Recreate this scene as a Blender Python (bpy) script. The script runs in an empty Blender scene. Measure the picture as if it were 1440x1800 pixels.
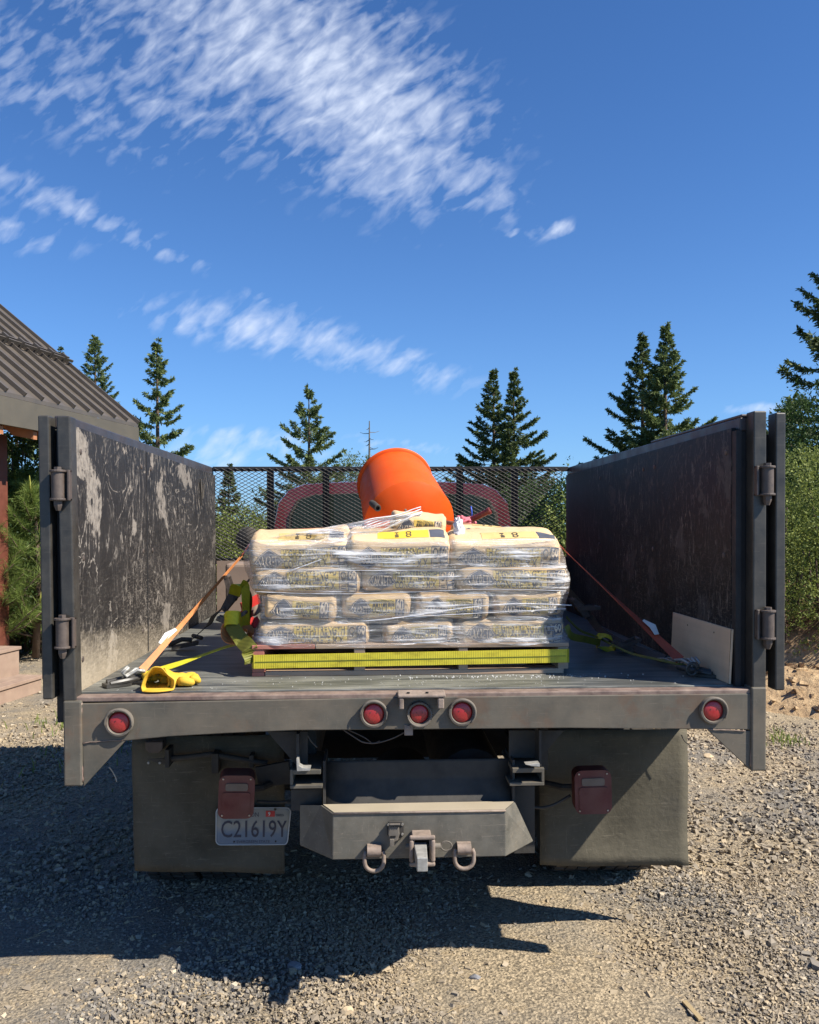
import bpy, bmesh, math, random
import numpy as np
from mathutils import Vector, Matrix, Euler, noise
R = math.radians
scene = bpy.context.scene
# ------------------------------------------------------------------ camera
FPX, PPX, PPY = 1480.0, 720.0, 945.0
CAM = Vector((-0.134, -2.92, 1.64))
cam_d = bpy.data.cameras.new("camera"); cam = bpy.data.objects.new("camera", cam_d)
scene.collection.objects.link(cam); scene.camera = cam
cam_d.sensor_fit = 'VERTICAL'; cam_d.sensor_height = 24.0
cam_d.lens = FPX/1800*24.0; cam_d.shift_y = (PPY-900)/1800
cam_d.clip_start = 0.05; cam_d.clip_end = 3000
CROT = (Matrix.Rotation(R(-2.5), 4, 'Z') @ Matrix.Rotation(R(90-0.93), 4, 'X') @ Matrix.Rotation(R(-0.17), 4, 'Z')).to_3x3()
cam.matrix_world = Matrix.Translation(CAM) @ CROT.to_4x4()
# ------------------------------------------------------------------ light
LDIR = Vector((-0.87, 0.41, -1.0)).normalized()
sun_d = bpy.data.lights.new("sun", 'SUN'); sun = bpy.data.objects.new("sun", sun_d)
scene.collection.objects.link(sun)
sun_d.energy = 5.0; sun_d.angle = R(0.5); sun_d.color = (1.0, 0.93, 0.82)
sun.rotation_euler = LDIR.to_track_quat('-Z', 'Y').to_euler(); sun.location = (6, -3, 8)
SKY_STR = 0.060
scene.view_settings.view_transform = 'Standard'; scene.view_settings.look = 'None'
scene.view_settings.exposure = 0.78; scene.view_settings.gamma = 1.0
scene.view_settings.use_curve_mapping = False
try:
    scene.cycles.max_bounces = 8; scene.cycles.transparent_max_bounces = 24
    scene.cycles.diffuse_bounces = 2; scene.cycles.glossy_bounces = 3; scene.cycles.transmission_bounces = 4
    scene.cycles.caustics_reflective = False; scene.cycles.caustics_refractive = False
    scene.cycles.use_denoising = True
except Exception: pass

# ------------------------------------------------------------------ node helpers
class NT:
    def __init__(s, tree): s.t = tree; s.n = tree.nodes; s.l = tree.links
    def node(s, typ, **kw):
        n = s.n.new(typ)
        for k, v in kw.items():
            if k == 'inp':
                for a, b in v.items(): s.put(n, a, b)
            else: setattr(n, k, v)
        return n
    def put(s, n, a, b):
        sock = n.inputs[a]
        if isinstance(b, bpy.types.NodeSocket): s.l.new(b, sock)
        else: sock.default_value = b
    def math(s, op, a, b=0.0, c=None, clamp=False):
        n = s.n.new('ShaderNodeMath'); n.operation = op; n.use_clamp = clamp
        s.put(n, 0, a); s.put(n, 1, b)
        if c is not None: s.put(n, 2, c)
        return n.outputs[0]
    def mix(s, f, a, b, mode='MIX'):
        n = s.n.new('ShaderNodeMix'); n.data_type = 'RGBA'; n.blend_type = mode; n.clamp_factor = True
        s.put(n, 0, f); s.put(n, 6, a); s.put(n, 7, b); return n.outputs[2]
    def ramp(s, f, stops, interp='LINEAR'):
        n = s.n.new('ShaderNodeValToRGB'); cr = n.color_ramp; cr.interpolation = interp
        while len(cr.elements) < len(stops): cr.elements.new(0.5)
        for e, (p, c) in zip(cr.elements, stops):
            e.position = p; e.color = (c, c, c, 1) if isinstance(c, (int, float)) else (*c, 1)
        s.put(n, 0, f); return n.outputs[0]
    def noise(s, vec, scale, detail=4.0, rough=0.55, dist=0.0, dims='3D'):
        n = s.n.new('ShaderNodeTexNoise'); n.noise_dimensions = dims
        if vec is not None: s.put(n, 'Vector', vec)
        n.inputs['Scale'].default_value = scale; n.inputs['Detail'].default_value = detail
        n.inputs['Roughness'].default_value = rough; n.inputs['Distortion'].default_value = dist
        return n.outputs[0]
    def mapping(s, vec, scale=(1, 1, 1), rot=(0, 0, 0), loc=(0, 0, 0)):
        n = s.n.new('ShaderNodeMapping'); s.put(n, 0, vec)
        n.inputs['Scale'].default_value = scale; n.inputs['Rotation'].default_value = rot; n.inputs['Location'].default_value = loc
        return n.outputs[0]
    def bump(s, h, strength=0.3, dist=0.01, normal=None):
        n = s.n.new('ShaderNodeBump'); s.put(n, 'Height', h)
        n.inputs['Strength'].default_value = strength; n.inputs['Distance'].default_value = dist
        if normal is not None: s.put(n, 'Normal', normal)
        return n.outputs[0]

def C3(c): return (*c, 1) if len(c) == 3 else c
MATS = {}
def new_mat(name):
    m = bpy.data.materials.new(name); m.use_nodes = True
    nt = NT(m.node_tree); nt.n.clear()
    out = nt.node('ShaderNodeOutputMaterial'); p = nt.node('ShaderNodeBsdfPrincipled')
    nt.l.new(p.outputs[0], out.inputs[0]); MATS[name] = m
    return m, nt, p, out
def objco(nt): return nt.node('ShaderNodeTexCoord').outputs['Object']
def simple(name, col, rough=0.6, metal=0.0, var=0.25, scale=12, bump=0.15, bscale=60, bdist=0.003, coat=0.0, spec=0.5, scratch=None, dust=None, dustamt=0.5, dscale=5, patch=None):
    """surface with colour variation, dust patches and fine relief"""
    m, nt, p, out = new_mat(name); co = objco(nt)
    n1 = nt.noise(co, scale, 6, 0.6)
    lo = tuple(c*(1-var) for c in col); hi = tuple(min(1, c*(1+var)) for c in col)
    c = nt.ramp(n1, [(0.3, lo), (0.7, hi)])
    if patch:
        f = nt.ramp(nt.noise(co, patch[1], 7, 0.65), [(patch[2], 0.0), (patch[2]+0.08, 1.0)])
        c = nt.mix(f, c, C3(patch[0]))
    if dust:
        f = nt.ramp(nt.noise(co, dscale, 8, 0.65), [(0.35, 0.0), (0.75, dustamt)])
        c = nt.mix(f, c, C3(dust))
    if scratch:
        s1 = nt.noise(nt.mapping(co, (9, 60, 150), rot=(0, R(12), 0)), 1.0, 6, 0.75, 0.4); s2 = nt.noise(nt.mapping(co, (110, 60, 12)), 1.0, 6, 0.78, 0.4); s3 = nt.noise(co, 75, 6, 0.75)
        f = nt.math('MAXIMUM', nt.ramp(s1, [(0.585, 0.0), (0.64, 1.0)]), nt.math('MAXIMUM', nt.ramp(s2, [(0.60, 0.0), (0.66, 1.0)]), nt.ramp(s3, [(0.62, 0.0), (0.66, 1.0)])))
        c = nt.mix(nt.math('MULTIPLY', f, scratch[1]), c, C3(scratch[0]))
    nt.put(p, 'Base Color', c)
    rr = nt.ramp(nt.noise(co, scale*2, 5, 0.6), [(0.3, max(0.03, rough-0.1)), (0.7, min(1, rough+0.12))])
    nt.put(p, 'Roughness', rr); nt.put(p, 'Metallic', metal); nt.put(p, 'Specular IOR Level', spec)
    if coat: nt.put(p, 'Coat Weight', coat); nt.put(p, 'Coat Roughness', 0.12)
    if bump: nt.put(p, 'Normal', nt.bump(nt.noise(co, bscale, 5, 0.6), bump, bdist))
    return m

# ------------------------------------------------------------------ world
world = bpy.data.worlds.new("World"); scene.world = world; world.use_nodes = True
wt = NT(world.node_tree); wt.n.clear()
wout = wt.node('ShaderNodeOutputWorld'); bg = wt.node('ShaderNodeBackground')
wt.l.new(bg.outputs[0], wout.inputs[0]); bg.inputs[1].default_value = SKY_STR
sky = wt.node('ShaderNodeTexSky', sky_type='NISHITA', sun_disc=False)
sky.sun_elevation = math.asin(-LDIR.z); sky.sun_rotation = math.atan2(-LDIR.x, -LDIR.y)
sky.altitude = 700; sky.air_density = 1.0; sky.dust_density = 0.35; sky.ozone_density = 2.2
wco = wt.node('ShaderNodeTexCoord').outputs['Generated']
sx = wt.node('ShaderNodeSeparateXYZ', inp={0: wco})
yy = wt.math('MAXIMUM', sx.outputs[1], 0.05)
U = wt.math('ADD', wt.math('MULTIPLY', wt.math('DIVIDE', sx.outputs[0], yy), 1.48), 0.655)
V = wt.math('SUBTRACT', 0.921, wt.math('MULTIPLY', wt.math('DIVIDE', sx.outputs[2], yy), 1.48))
uv = wt.node('ShaderNodeCombineXYZ', inp={0: U, 1: V}).outputs[0]
def blob(cx, cy, rx, ry, ang, amp):
    a = R(ang); dx = wt.math('SUBTRACT', U, cx/1000); dy = wt.math('SUBTRACT', V, cy/1000)
    x1 = wt.math('ADD', wt.math('MULTIPLY', dx, math.cos(a)*1000/rx), wt.math('MULTIPLY', dy, math.sin(a)*1000/rx))
    y1 = wt.math('SUBTRACT', wt.math('MULTIPLY', dy, math.cos(a)*1000/ry), wt.math('MULTIPLY', dx, math.sin(a)*1000/ry))
    r2 = wt.math('ADD', wt.math('MULTIPLY', x1, x1), wt.math('MULTIPLY', y1, y1))
    e = wt.math('EXPONENT', wt.math('MULTIPLY', r2, -1.0))
    return wt.math('MULTIPLY', e, amp)
blobs = [(520, 110, 300, 150, 28, 0.62), (670, 210, 170, 110, 35, 0.72), (300, 70, 330, 120, 8, 0.34), (830, 330, 95, 38, 30, 0.42),
         (980, 404, 34, 14, -8, 0.66), (915, 412, 22, 9, 0, 0.5), (120, 370, 190, 28, 22, 0.52), (290, 445, 80, 16, 20, 0.42), (30, 420, 130, 30, 15, 0.42),
         (450, 582, 190, 34, 9, 0.62), (650, 630, 165, 32, 15, 0.62), (480, 528, 60, 10, 10, 0.35), (420, 766, 110, 16, 5, 0.42), (730, 786, 90, 12, 6, 0.5),
         (1330, 716, 60, 10, 0, 0.5), (230, 240, 200, 80, 15, 0.25), (20, 130, 120, 90, 10, 0.22), (400, 805, 300, 35, 0, 0.30)]
msk = None
for b in blobs:
    e = blob(*b); msk = e if msk is None else wt.math('ADD', msk, e)
wob = wt.mapping(uv, (1, 1, 1), (0, 0, R(38)))
st = wt.mapping(wob, (13, 34, 1))
n_f = wt.noise(st, 1.0, 7, 0.56, 0.5)
cell = wt.noise(wt.mapping(wob, (24, 44, 1)), 1.0, 2, 0.45, 0.4)
n_w = wt.noise(wt.mapping(uv, (3.5, 4, 1)), 1.0, 5, 0.6, 0.3)
tot = wt.math('ADD', wt.math('MULTIPLY', n_f, 0.55), wt.math('ADD', wt.math('MULTIPLY', cell, 0.35), wt.math('MULTIPLY', n_w, 0.30)))
dens = wt.math('ADD', wt.math('MULTIPLY', msk, 0.62), wt.math('MULTIPLY', wt.math('SUBTRACT', tot, 0.62), 2.6))
dens = wt.math('MULTIPLY', dens, wt.math('MINIMUM', wt.math('MULTIPLY', msk, 3.2), 1.0))
dens = wt.ramp(dens, [(0.04, 0.0), (0.45, 0.30), (1.05, 0.80)])
dens = wt.math('MULTIPLY', dens, wt.math('GREATER_THAN', sx.outputs[1], 0.1))
skyc = wt.mix(1.0, sky.outputs[0], (0.56, 0.98, 1.50, 1), 'MULTIPLY')
elev = wt.math('MAXIMUM', sx.outputs[2], 0.0)
haze = wt.math('MULTIPLY', wt.math('EXPONENT', wt.math('MULTIPLY', elev, -7.0)), 0.55)
skyc = wt.mix(haze, skyc, (3.6, 6.0, 9.6, 1))
cc = wt.mix(dens, skyc, (9.2, 10.0, 11.6, 1))
wt.l.new(cc, bg.inputs[0])

# ------------------------------------------------------------------ pixel -> point helpers (survey of the photograph)
def ray(px, py):
    return CROT @ Vector(((px-PPX)/FPX, -(py-PPY)/FPX, -1.0))
def W(px, py, y):
    d = ray(px, py); return CAM + d*((y-CAM.y)/d.y)
def Wz(px, py, z):
    d = ray(px, py); return CAM + d*((z-CAM.z)/d.z)

# ------------------------------------------------------------------ mesh builder
class MB:
    def __init__(s): s.v = []; s.f = []
    def add(s, vs, fs):
        o = len(s.v); s.v += [Vector(v) for v in vs]; s.f += [tuple(i+o for i in f) for f in fs]; return s
    def box(s, x0, x1, y0, y1, z0, z1):
        return s.add([(x0,y0,z0),(x1,y0,z0),(x1,y1,z0),(x0,y1,z0),(x0,y0,z1),(x1,y0,z1),(x1,y1,z1),(x0,y1,z1)],
                     [(0,3,2,1),(4,5,6,7),(0,1,5,4),(1,2,6,5),(2,3,7,6),(3,0,4,7)])
    def obox(s, c, ax, ay, az):
        """oriented box: centre and three half-axis vectors"""
        c = Vector(c); ax = Vector(ax); ay = Vector(ay); az = Vector(az)
        p = [c+i*ax+j*ay+k*az for k in (-1, 1) for i, j in ((-1,-1),(1,-1),(1,1),(-1,1))]
        return s.add(p, [(0,3,2,1),(4,5,6,7),(0,1,5,4),(1,2,6,5),(2,3,7,6),(3,0,4,7)])
    def hexa(s, b, t):
        return s.add(list(b)+list(t), [(0,3,2,1),(4,5,6,7),(0,1,5,4),(1,2,6,5),(2,3,7,6),(3,0,4,7)])
    def prism(s, poly, vec):
        """polygon extruded along vec"""
        n = len(poly); vec = Vector(vec); p = [Vector(q) for q in poly]
        return s.add(p+[q+vec for q in p], [tuple(range(n))[::-1], tuple(range(n, 2*n))]+[(i, (i+1) % n, n+(i+1) % n, n+i) for i in range(n)])
    def tube(s, pts, r, n=8, cap=True, closed=False):
        pts = [Vector(p) for p in pts]; m = len(pts); rs = r if isinstance(r, (list, tuple)) else [r]*m
        rings = []; up = None
        for i, p in enumerate(pts):
            if closed: t = pts[(i+1) % m]-pts[i-1]
            else: t = pts[min(i+1, m-1)]-pts[max(i-1, 0)]
            t.normalize()
            if up is None: up = t.orthogonal().normalized()
            else:
                up = up - t*up.dot(t); up = up.normalized() if up.length > 1e-6 else t.orthogonal().normalized()
            b = t.cross(up)
            rings.append([p+(up*math.cos(2*math.pi*k/n)+b*math.sin(2*math.pi*k/n))*rs[i] for k in range(n)])
        vs = [v for rg in rings for v in rg]; fs = []
        for i in range(m if closed else m-1):
            j = (i+1) % m
            for k in range(n): fs.append((i*n+k, i*n+(k+1) % n, j*n+(k+1) % n, j*n+k))
        if cap and not closed: fs += [tuple(range(n))[::-1], tuple(range((m-1)*n, m*n))]
        return s.add(vs, fs)
    def ribbon(s, pts, width, side, th=0.003):
        """flat webbing through pts; side = width direction, one vector or one per point"""
        pts = [Vector(p) for p in pts]; m = len(pts)
        sd = [Vector(q).normalized() for q in side] if isinstance(side, list) else [Vector(side).normalized()]*m
        ws = width if isinstance(width, list) else [width]*m; vs = []
        for i, p in enumerate(pts):
            t = (pts[min(i+1, m-1)]-pts[max(i-1, 0)]).normalized()
            w = (sd[i]-t*sd[i].dot(t)).normalized(); n = t.cross(w)
            for a, b in ((-1,-1),(1,-1),(1,1),(-1,1)): vs.append(p+w*a*ws[i]/2+n*b*th/2)
        fs = [(0,1,2,3)[::-1], tuple(4*(m-1)+k for k in range(4))]
        for i in range(m-1):
            for k in range(4): fs.append((4*i+k, 4*i+(k+1) % 4, 4*i+4+(k+1) % 4, 4*i+4+k))
        return s.add(vs, fs)
    def lathe(s, prof, c, axis, n=40, capends=True):
        """profile [(r, h)] turned round axis through c"""
        c = Vector(c); a = Vector(axis).normalized(); u = a.orthogonal().normalized(); w = a.cross(u); m = len(prof)
        vs = [c+a*h+(u*math.cos(2*math.pi*k/n)+w*math.sin(2*math.pi*k/n))*r for r, h in prof for k in range(n)]
        fs = [(i*n+k, i*n+(k+1) % n, (i+1)*n+(k+1) % n, (i+1)*n+k) for i in range(m-1) for k in range(n)]
        if capends: fs += [tuple(range(n))[::-1], tuple(range((m-1)*n, m*n))]
        return s.add(vs, fs)
    def grid(s, nu, nv, fn, wrapu=False):
        vs = [fn(i/(nu-(0 if wrapu else 1)), j/(nv-1)) for j in range(nv) for i in range(nu)]; fs = []
        for j in range(nv-1):
            for i in range(nu if wrapu else nu-1):
                k = (i+1) % nu; fs.append((j*nu+i, j*nu+k, (j+1)*nu+k, (j+1)*nu+i))
        return s.add(vs, fs)
    def build(s, name, m, parent=None, bevel=0.0, smooth=False, origin=None, seg=2, tag=None, sub=0, solid=0):
        me = bpy.data.meshes.new(name)
        if parent is not None: org = ORG[parent.name]
        elif origin is not None: org = Vector(origin)
        else:
            xs = [v.x for v in s.v]; ys = [v.y for v in s.v]; zs = [v.z for v in s.v]
            org = Vector(((min(xs)+max(xs))/2, (min(ys)+max(ys))/2, min(zs)))
        me.from_pydata([tuple(v-org) for v in s.v], [], s.f); me.update()
        bm = bmesh.new(); bm.from_mesh(me); bmesh.ops.recalc_face_normals(bm, faces=bm.faces); bm.to_mesh(me); bm.free()
        o = bpy.data.objects.new(name, me); scene.collection.objects.link(o)
        if isinstance(m, str): m = MATS[m]
        me.materials.append(m)
        if parent is not None: o.parent = parent
        else: o.location = org
        ORG[o.name] = org
        if smooth:
            me.polygons.foreach_set('use_smooth', [True]*len(me.polygons))
            if smooth != True:
                mod = o.modifiers.new('wn', 'EDGE_SPLIT'); mod.split_angle = R(smooth)
        if solid:
            md = o.modifiers.new('solid', 'SOLIDIFY'); md.thickness = solid
        if bevel:
            md = o.modifiers.new('bevel', 'BEVEL'); md.width = bevel; md.segments = seg; md.limit_method = 'ANGLE'; md.angle_limit = R(35)
        if sub:
            md = o.modifiers.new('sub', 'SUBSURF'); md.levels = sub; md.render_levels = sub
        if tag: settag(o, *tag)
        return o
ORG = {}
def settag(o, label=None, cat=None, group=None, kind=None):
    if label and len(label.replace('-', ' ').split()) > 16: print('LONG', len(label.replace('-', ' ').split()), label)
    if label: o['label'] = label
    if cat: o['category'] = cat
    if group: o['group'] = group
    if kind: o['kind'] = kind
    return o
def thing(name, loc, label, cat, group=None):
    o = bpy.data.objects.new(name, None); scene.collection.objects.link(o); o.location = loc
    o.empty_display_size = 0.1; ORG[o.name] = Vector(loc); return settag(o, label, cat, group)
def fast_mesh(name, verts, faces, mat, parent=None, origin=(0, 0, 0), smooth=False):
    """verts (n,3) float array, faces (m,k) int array"""
    org = ORG[parent.name] if parent is not None else Vector(origin)
    me = bpy.data.meshes.new(name); n = len(verts); m, k = faces.shape
    me.vertices.add(n); me.loops.add(m*k); me.polygons.add(m)
    me.vertices.foreach_set('co', (verts-np.array(org)).astype(np.float32).ravel())
    me.loops.foreach_set('vertex_index', faces.astype(np.int32).ravel())
    me.polygons.foreach_set('loop_start', np.arange(0, m*k, k, dtype=np.int32))
    me.polygons.foreach_set('loop_total', np.full(m, k, dtype=np.int32))
    if smooth: me.polygons.foreach_set('use_smooth', np.ones(m, dtype=bool))
    me.update(calc_edges=True)
    if not smooth: me.shade_flat()
    me.materials.append(MATS[mat] if isinstance(mat, str) else mat)
    o = bpy.data.objects.new(name, me); scene.collection.objects.link(o)
    if parent is not None: o.parent = parent
    else: o.location = org
    ORG[o.name] = org
    return o
def text_tris(txt, bold=0.0, spacing=1.0):
    """built-in font as triangles, scaled to a unit box (0..1, 0..1); returns verts2d, faces, aspect"""
    cu = bpy.data.curves.new('t', 'FONT'); cu.body = txt; cu.size = 1; cu.offset = bold; cu.space_character = spacing
    cu.resolution_u = 3; cu.fill_mode = 'FRONT'
    o = bpy.data.objects.new('t', cu); scene.collection.objects.link(o)
    dg = bpy.context.evaluated_depsgraph_get(); me = bpy.data.meshes.new_from_object(o.evaluated_get(dg))
    v = np.array([tuple(q.co)[:2] for q in me.vertices]); f = [tuple(p.vertices) for p in me.polygons]
    bpy.data.objects.remove(o); bpy.data.curves.remove(cu); bpy.data.meshes.remove(me)
    mn = v.min(0); mx = v.max(0); return (v-mn)/(mx-mn), f, (mx-mn)[0]/(mx-mn)[1]
# ------------------------------------------------------------------ materials
simple('mesh_steel', (0.016, 0.014, 0.013), 0.6, 0.0, 0.4, 9, 0.1, spec=0.3, dust=(0.07, 0.06, 0.055), dustamt=0.6, dscale=8)
simple('steel', (0.082, 0.076, 0.060), 0.62, 0.0, 0.30, 9, 0.12, 90, 0.002, scratch=((0.22, 0.18, 0.14), 0.3), dust=(0.19, 0.15, 0.105), dustamt=0.75, dscale=4, patch=((0.095, 0.062, 0.042), 5.5, 0.54))
simple('steel_top', (0.13, 0.085, 0.07), 0.6, 0.0, 0.35, 25, 0.2, 90, 0.002, dust=(0.36, 0.27, 0.21), dustamt=0.8, dscale=14)
simple('post_steel', (0.034, 0.031, 0.027), 0.42, 0.0, 0.3, 6, 0.10, 70, 0.002, scratch=((0.14, 0.12, 0.10), 0.22), dust=(0.12, 0.11, 0.09), dustamt=0.35, dscale=16, patch=((0.075, 0.05, 0.04), 7, 0.66))
simple('rail_steel', (0.042, 0.036, 0.036), 0.38, 0.0, 0.3, 6, 0.10, 70, 0.002, dust=(0.10, 0.08, 0.08), dustamt=0.5, dscale=9)
simple('hinge_steel', (0.07, 0.054, 0.045), 0.6, 0.0, 0.35, 30, 0.3, 120, 0.002, dust=(0.14, 0.105, 0.085), dustamt=0.6, dscale=20)
simple('black_steel', (0.012, 0.012, 0.013), 0.65, 0.0, 0.3, 20, 0.15, 80, 0.002, dust=(0.05, 0.045, 0.04), dustamt=0.35, dscale=8)
simple('chassis', (0.028, 0.026, 0.023), 0.75, 0.0, 0.3, 12, 0.2, 60, 0.003, dust=(0.09, 0.078, 0.062), dustamt=0.7, dscale=7)
simple('bumper_steel', (0.10, 0.095, 0.078), 0.55, 0.0, 0.28, 14, 0.15, 90, 0.002, scratch=((0.26, 0.22, 0.17), 0.55), dust=(0.22, 0.19, 0.145), dustamt=0.55, dscale=11, patch=((0.06, 0.05, 0.04), 9, 0.63))
simple('bumper_dust', (0.38, 0.325, 0.235), 0.95, 0.0, 0.15, 9, 0.2, 60, 0.002, spec=0.1, dust=(0.26, 0.23, 0.18), dustamt=0.6, dscale=18)
simple('rust_pink', (0.22, 0.165, 0.13), 0.75, 0.0, 0.35, 40, 0.4, 150, 0.002, dust=(0.34, 0.28, 0.225), dustamt=0.5, dscale=30)
simple('light_steel', (0.36, 0.35, 0.32), 0.5, 0.3, 0.25, 40, 0.3, 150, 0.002)
simple('flap', (0.080, 0.072, 0.052), 0.92, 0.0, 0.28, 7, 0.5, 38, 0.006, spec=0.2, scratch=((0.20, 0.175, 0.13), 0.4), dust=(0.17, 0.15, 0.11), dustamt=0.5, dscale=5, patch=((0.062, 0.057, 0.045), 5, 0.60))
simple('rubber', (0.018, 0.018, 0.018), 0.8, 0.0, 0.2, 20, 0.2, 60, 0.003, dust=(0.16, 0.13, 0.095), dustamt=0.6, dscale=10)
simple('red_lens', (0.36, 0.014, 0.016), 0.38, 0.0, 0.12, 60, 0.35, 220, 0.002, coat=0.5, dust=(0.40, 0.10, 0.08), dustamt=0.25, dscale=25)
simple('red_lens_dusty', (0.12, 0.016, 0.015), 0.6, 0.0, 0.25, 18, 0.2, 160, 0.002, dust=(0.15, 0.085, 0.065), dustamt=0.8, dscale=9)
simple('clear_lens', (0.14, 0.11, 0.09), 0.4, 0.0, 0.2, 18, 0.2, 160, 0.002)
simple('light_ring', (0.12, 0.105, 0.085), 0.75, 0.0, 0.35, 30, 0.35, 120, 0.002, dust=(0.20, 0.165, 0.13), dustamt=0.5)
simple('maroon', (0.15, 0.012, 0.024), 0.3, 0.0, 0.12, 6, 0.0, coat=0.8, dust=(0.24, 0.12, 0.11), dustamt=0.3, dscale=3)
simple('orange', (0.74, 0.082, 0.002), 0.58, 0.0, 0.05, 8, 0.06, 25, 0.003, spec=0.3, dust=(0.72, 0.16, 0.03), dustamt=0.3, dscale=9, patch=((0.62, 0.17, 0.05), 26, 0.70))
simple('black_hole', (0.006, 0.006, 0.006), 0.9, bump=0)
simple('chrome_dull', (0.45, 0.44, 0.42), 0.35, 0.8, 0.2, 30, 0.1)
simple('yellow_leather', (0.66, 0.40, 0.022), 0.75, 0.0, 0.15, 14, 0.5, 60, 0.004, dust=(0.50, 0.33, 0.06), dustamt=0.5, dscale=12)
simple('wood_red', (0.42, 0.13, 0.10), 0.8, 0.0, 0.2, 30, 0.3, 90, 0.002, dust=(0.40, 0.26, 0.18), dustamt=0.6, dscale=14)
simple('red_steel', (0.45, 0.03, 0.025), 0.45, 0.0, 0.2, 14, 0.1)
simple('pink_rope', (0.62, 0.16, 0.20), 0.7, 0.0, 0.25, 40, 0.5, 200, 0.003)
simple('red_pipe', (0.16, 0.025, 0.022), 0.45, 0.0, 0.25, 20, 0.15)
simple('copper_pipe', (0.36, 0.15, 0.09), 0.5, 0.1, 0.2, 20, 0.1)
simple('blue_plastic', (0.03, 0.10, 0.55), 0.4)
simple('white_label', (0.58, 0.57, 0.54), 0.6, 0.0, 0.08)
simple('tan_cover', (0.26, 0.19, 0.145), 0.7, 0.0, 0.12, 5, 0.15)
simple('roof_metal', (0.125, 0.105, 0.085), 0.42, 0.3, 0.1, 3, 0.0, dust=(0.17, 0.15, 0.12), dustamt=0.3, dscale=2)
simple('fascia', (0.105, 0.092, 0.068), 0.55, 0.1, 0.08, 3, 0.0)
simple('timber', (0.40, 0.17, 0.075), 0.7, 0.0, 0.2, 8, 0.2, 40, 0.003)
simple('timber_dark', (0.13, 0.035, 0.018), 0.7, 0.0, 0.2, 8, 0.2, 40, 0.003)
simple('siding', (0.16, 0.12, 0.085), 0.8, 0.0, 0.2, 8, 0.2, 40, 0.003)
simple('deck_board', (0.29, 0.20, 0.15), 0.75, 0.0, 0.12, 9, 0.2, 70, 0.002, dust=(0.44, 0.33, 0.24), dustamt=0.5, dscale=5)
simple('bark', (0.11, 0.075, 0.05), 0.9, 0.0, 0.3, 20, 0.6, 40, 0.01)
simple('bark_grey', (0.16, 0.14, 0.12), 0.9, 0.0, 0.3, 20, 0.6, 40, 0.01)

def wood(name, col, var=0.3, axis='X', rough=0.75, sc=1.0):
    m, nt, p, out = new_mat(name); co = objco(nt)
    s = {'X': (1.2, 30, 30), 'Y': (30, 1.2, 30), 'Z': (30, 30, 1.2)}[axis]
    n1 = nt.noise(nt.mapping(co, tuple(q*sc for q in s)), 1.0, 6, 0.6, 0.6)
    n2 = nt.noise(co, 5, 4, 0.6)
    c = nt.ramp(n1, [(0.25, tuple(q*(1-var) for q in col)), (0.75, tuple(min(1, q*(1+var)) for q in col))])
    c = nt.mix(nt.ramp(n2, [(0.4, 0.0), (0.7, 0.5)]), c, C3(tuple(q*0.72 for q in col)))
    nt.put(p, 'Base Color', c); nt.put(p, 'Roughness', rough); nt.put(p, 'Normal', nt.bump(n1, 0.3, 0.003)); return m
wood('pallet_wood', (0.44, 0.31, 0.21), 0.28); wood('pallet_dark', (0.20, 0.13, 0.09), 0.35); wood('plywood', (0.66, 0.49, 0.32), 0.10, 'Y', 0.7)
wood('ply_edge', (0.30, 0.22, 0.15), 0.4, 'Y', 0.8, 4)

def paper(name, col):
    m, nt, p, out = new_mat(name); co = objco(nt)
    n1 = nt.noise(co, 9, 6, 0.6); n2 = nt.noise(nt.mapping(co, (14, 14, 50)), 1.0, 4, 0.55, 0.6)
    c = nt.ramp(n1, [(0.3, tuple(q*0.86 for q in col)), (0.7, tuple(min(1, q*1.1) for q in col))])
    nt.put(p, 'Base Color', c); nt.put(p, 'Roughness', 0.72)
    nt.put(p, 'Normal', nt.bump(n2, 0.5, 0.012, nt.bump(nt.noise(co, 60, 5, 0.6), 0.3, 0.003))); return m
paper('kraft', (0.66, 0.465, 0.255)); paper('print_yellow_pale', (0.66, 0.47, 0.18)); paper('print_yellow', (0.68, 0.48, 0.11)); paper('print_yellow_top', (0.80, 0.52, 0.04))
simple('print_grey', (0.072, 0.078, 0.10), 0.7, bump=0); simple('print_ink', (0.075, 0.06, 0.04), 0.7, bump=0)
simple('print_pale', (0.55, 0.45, 0.33), 0.7, bump=0)

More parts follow.
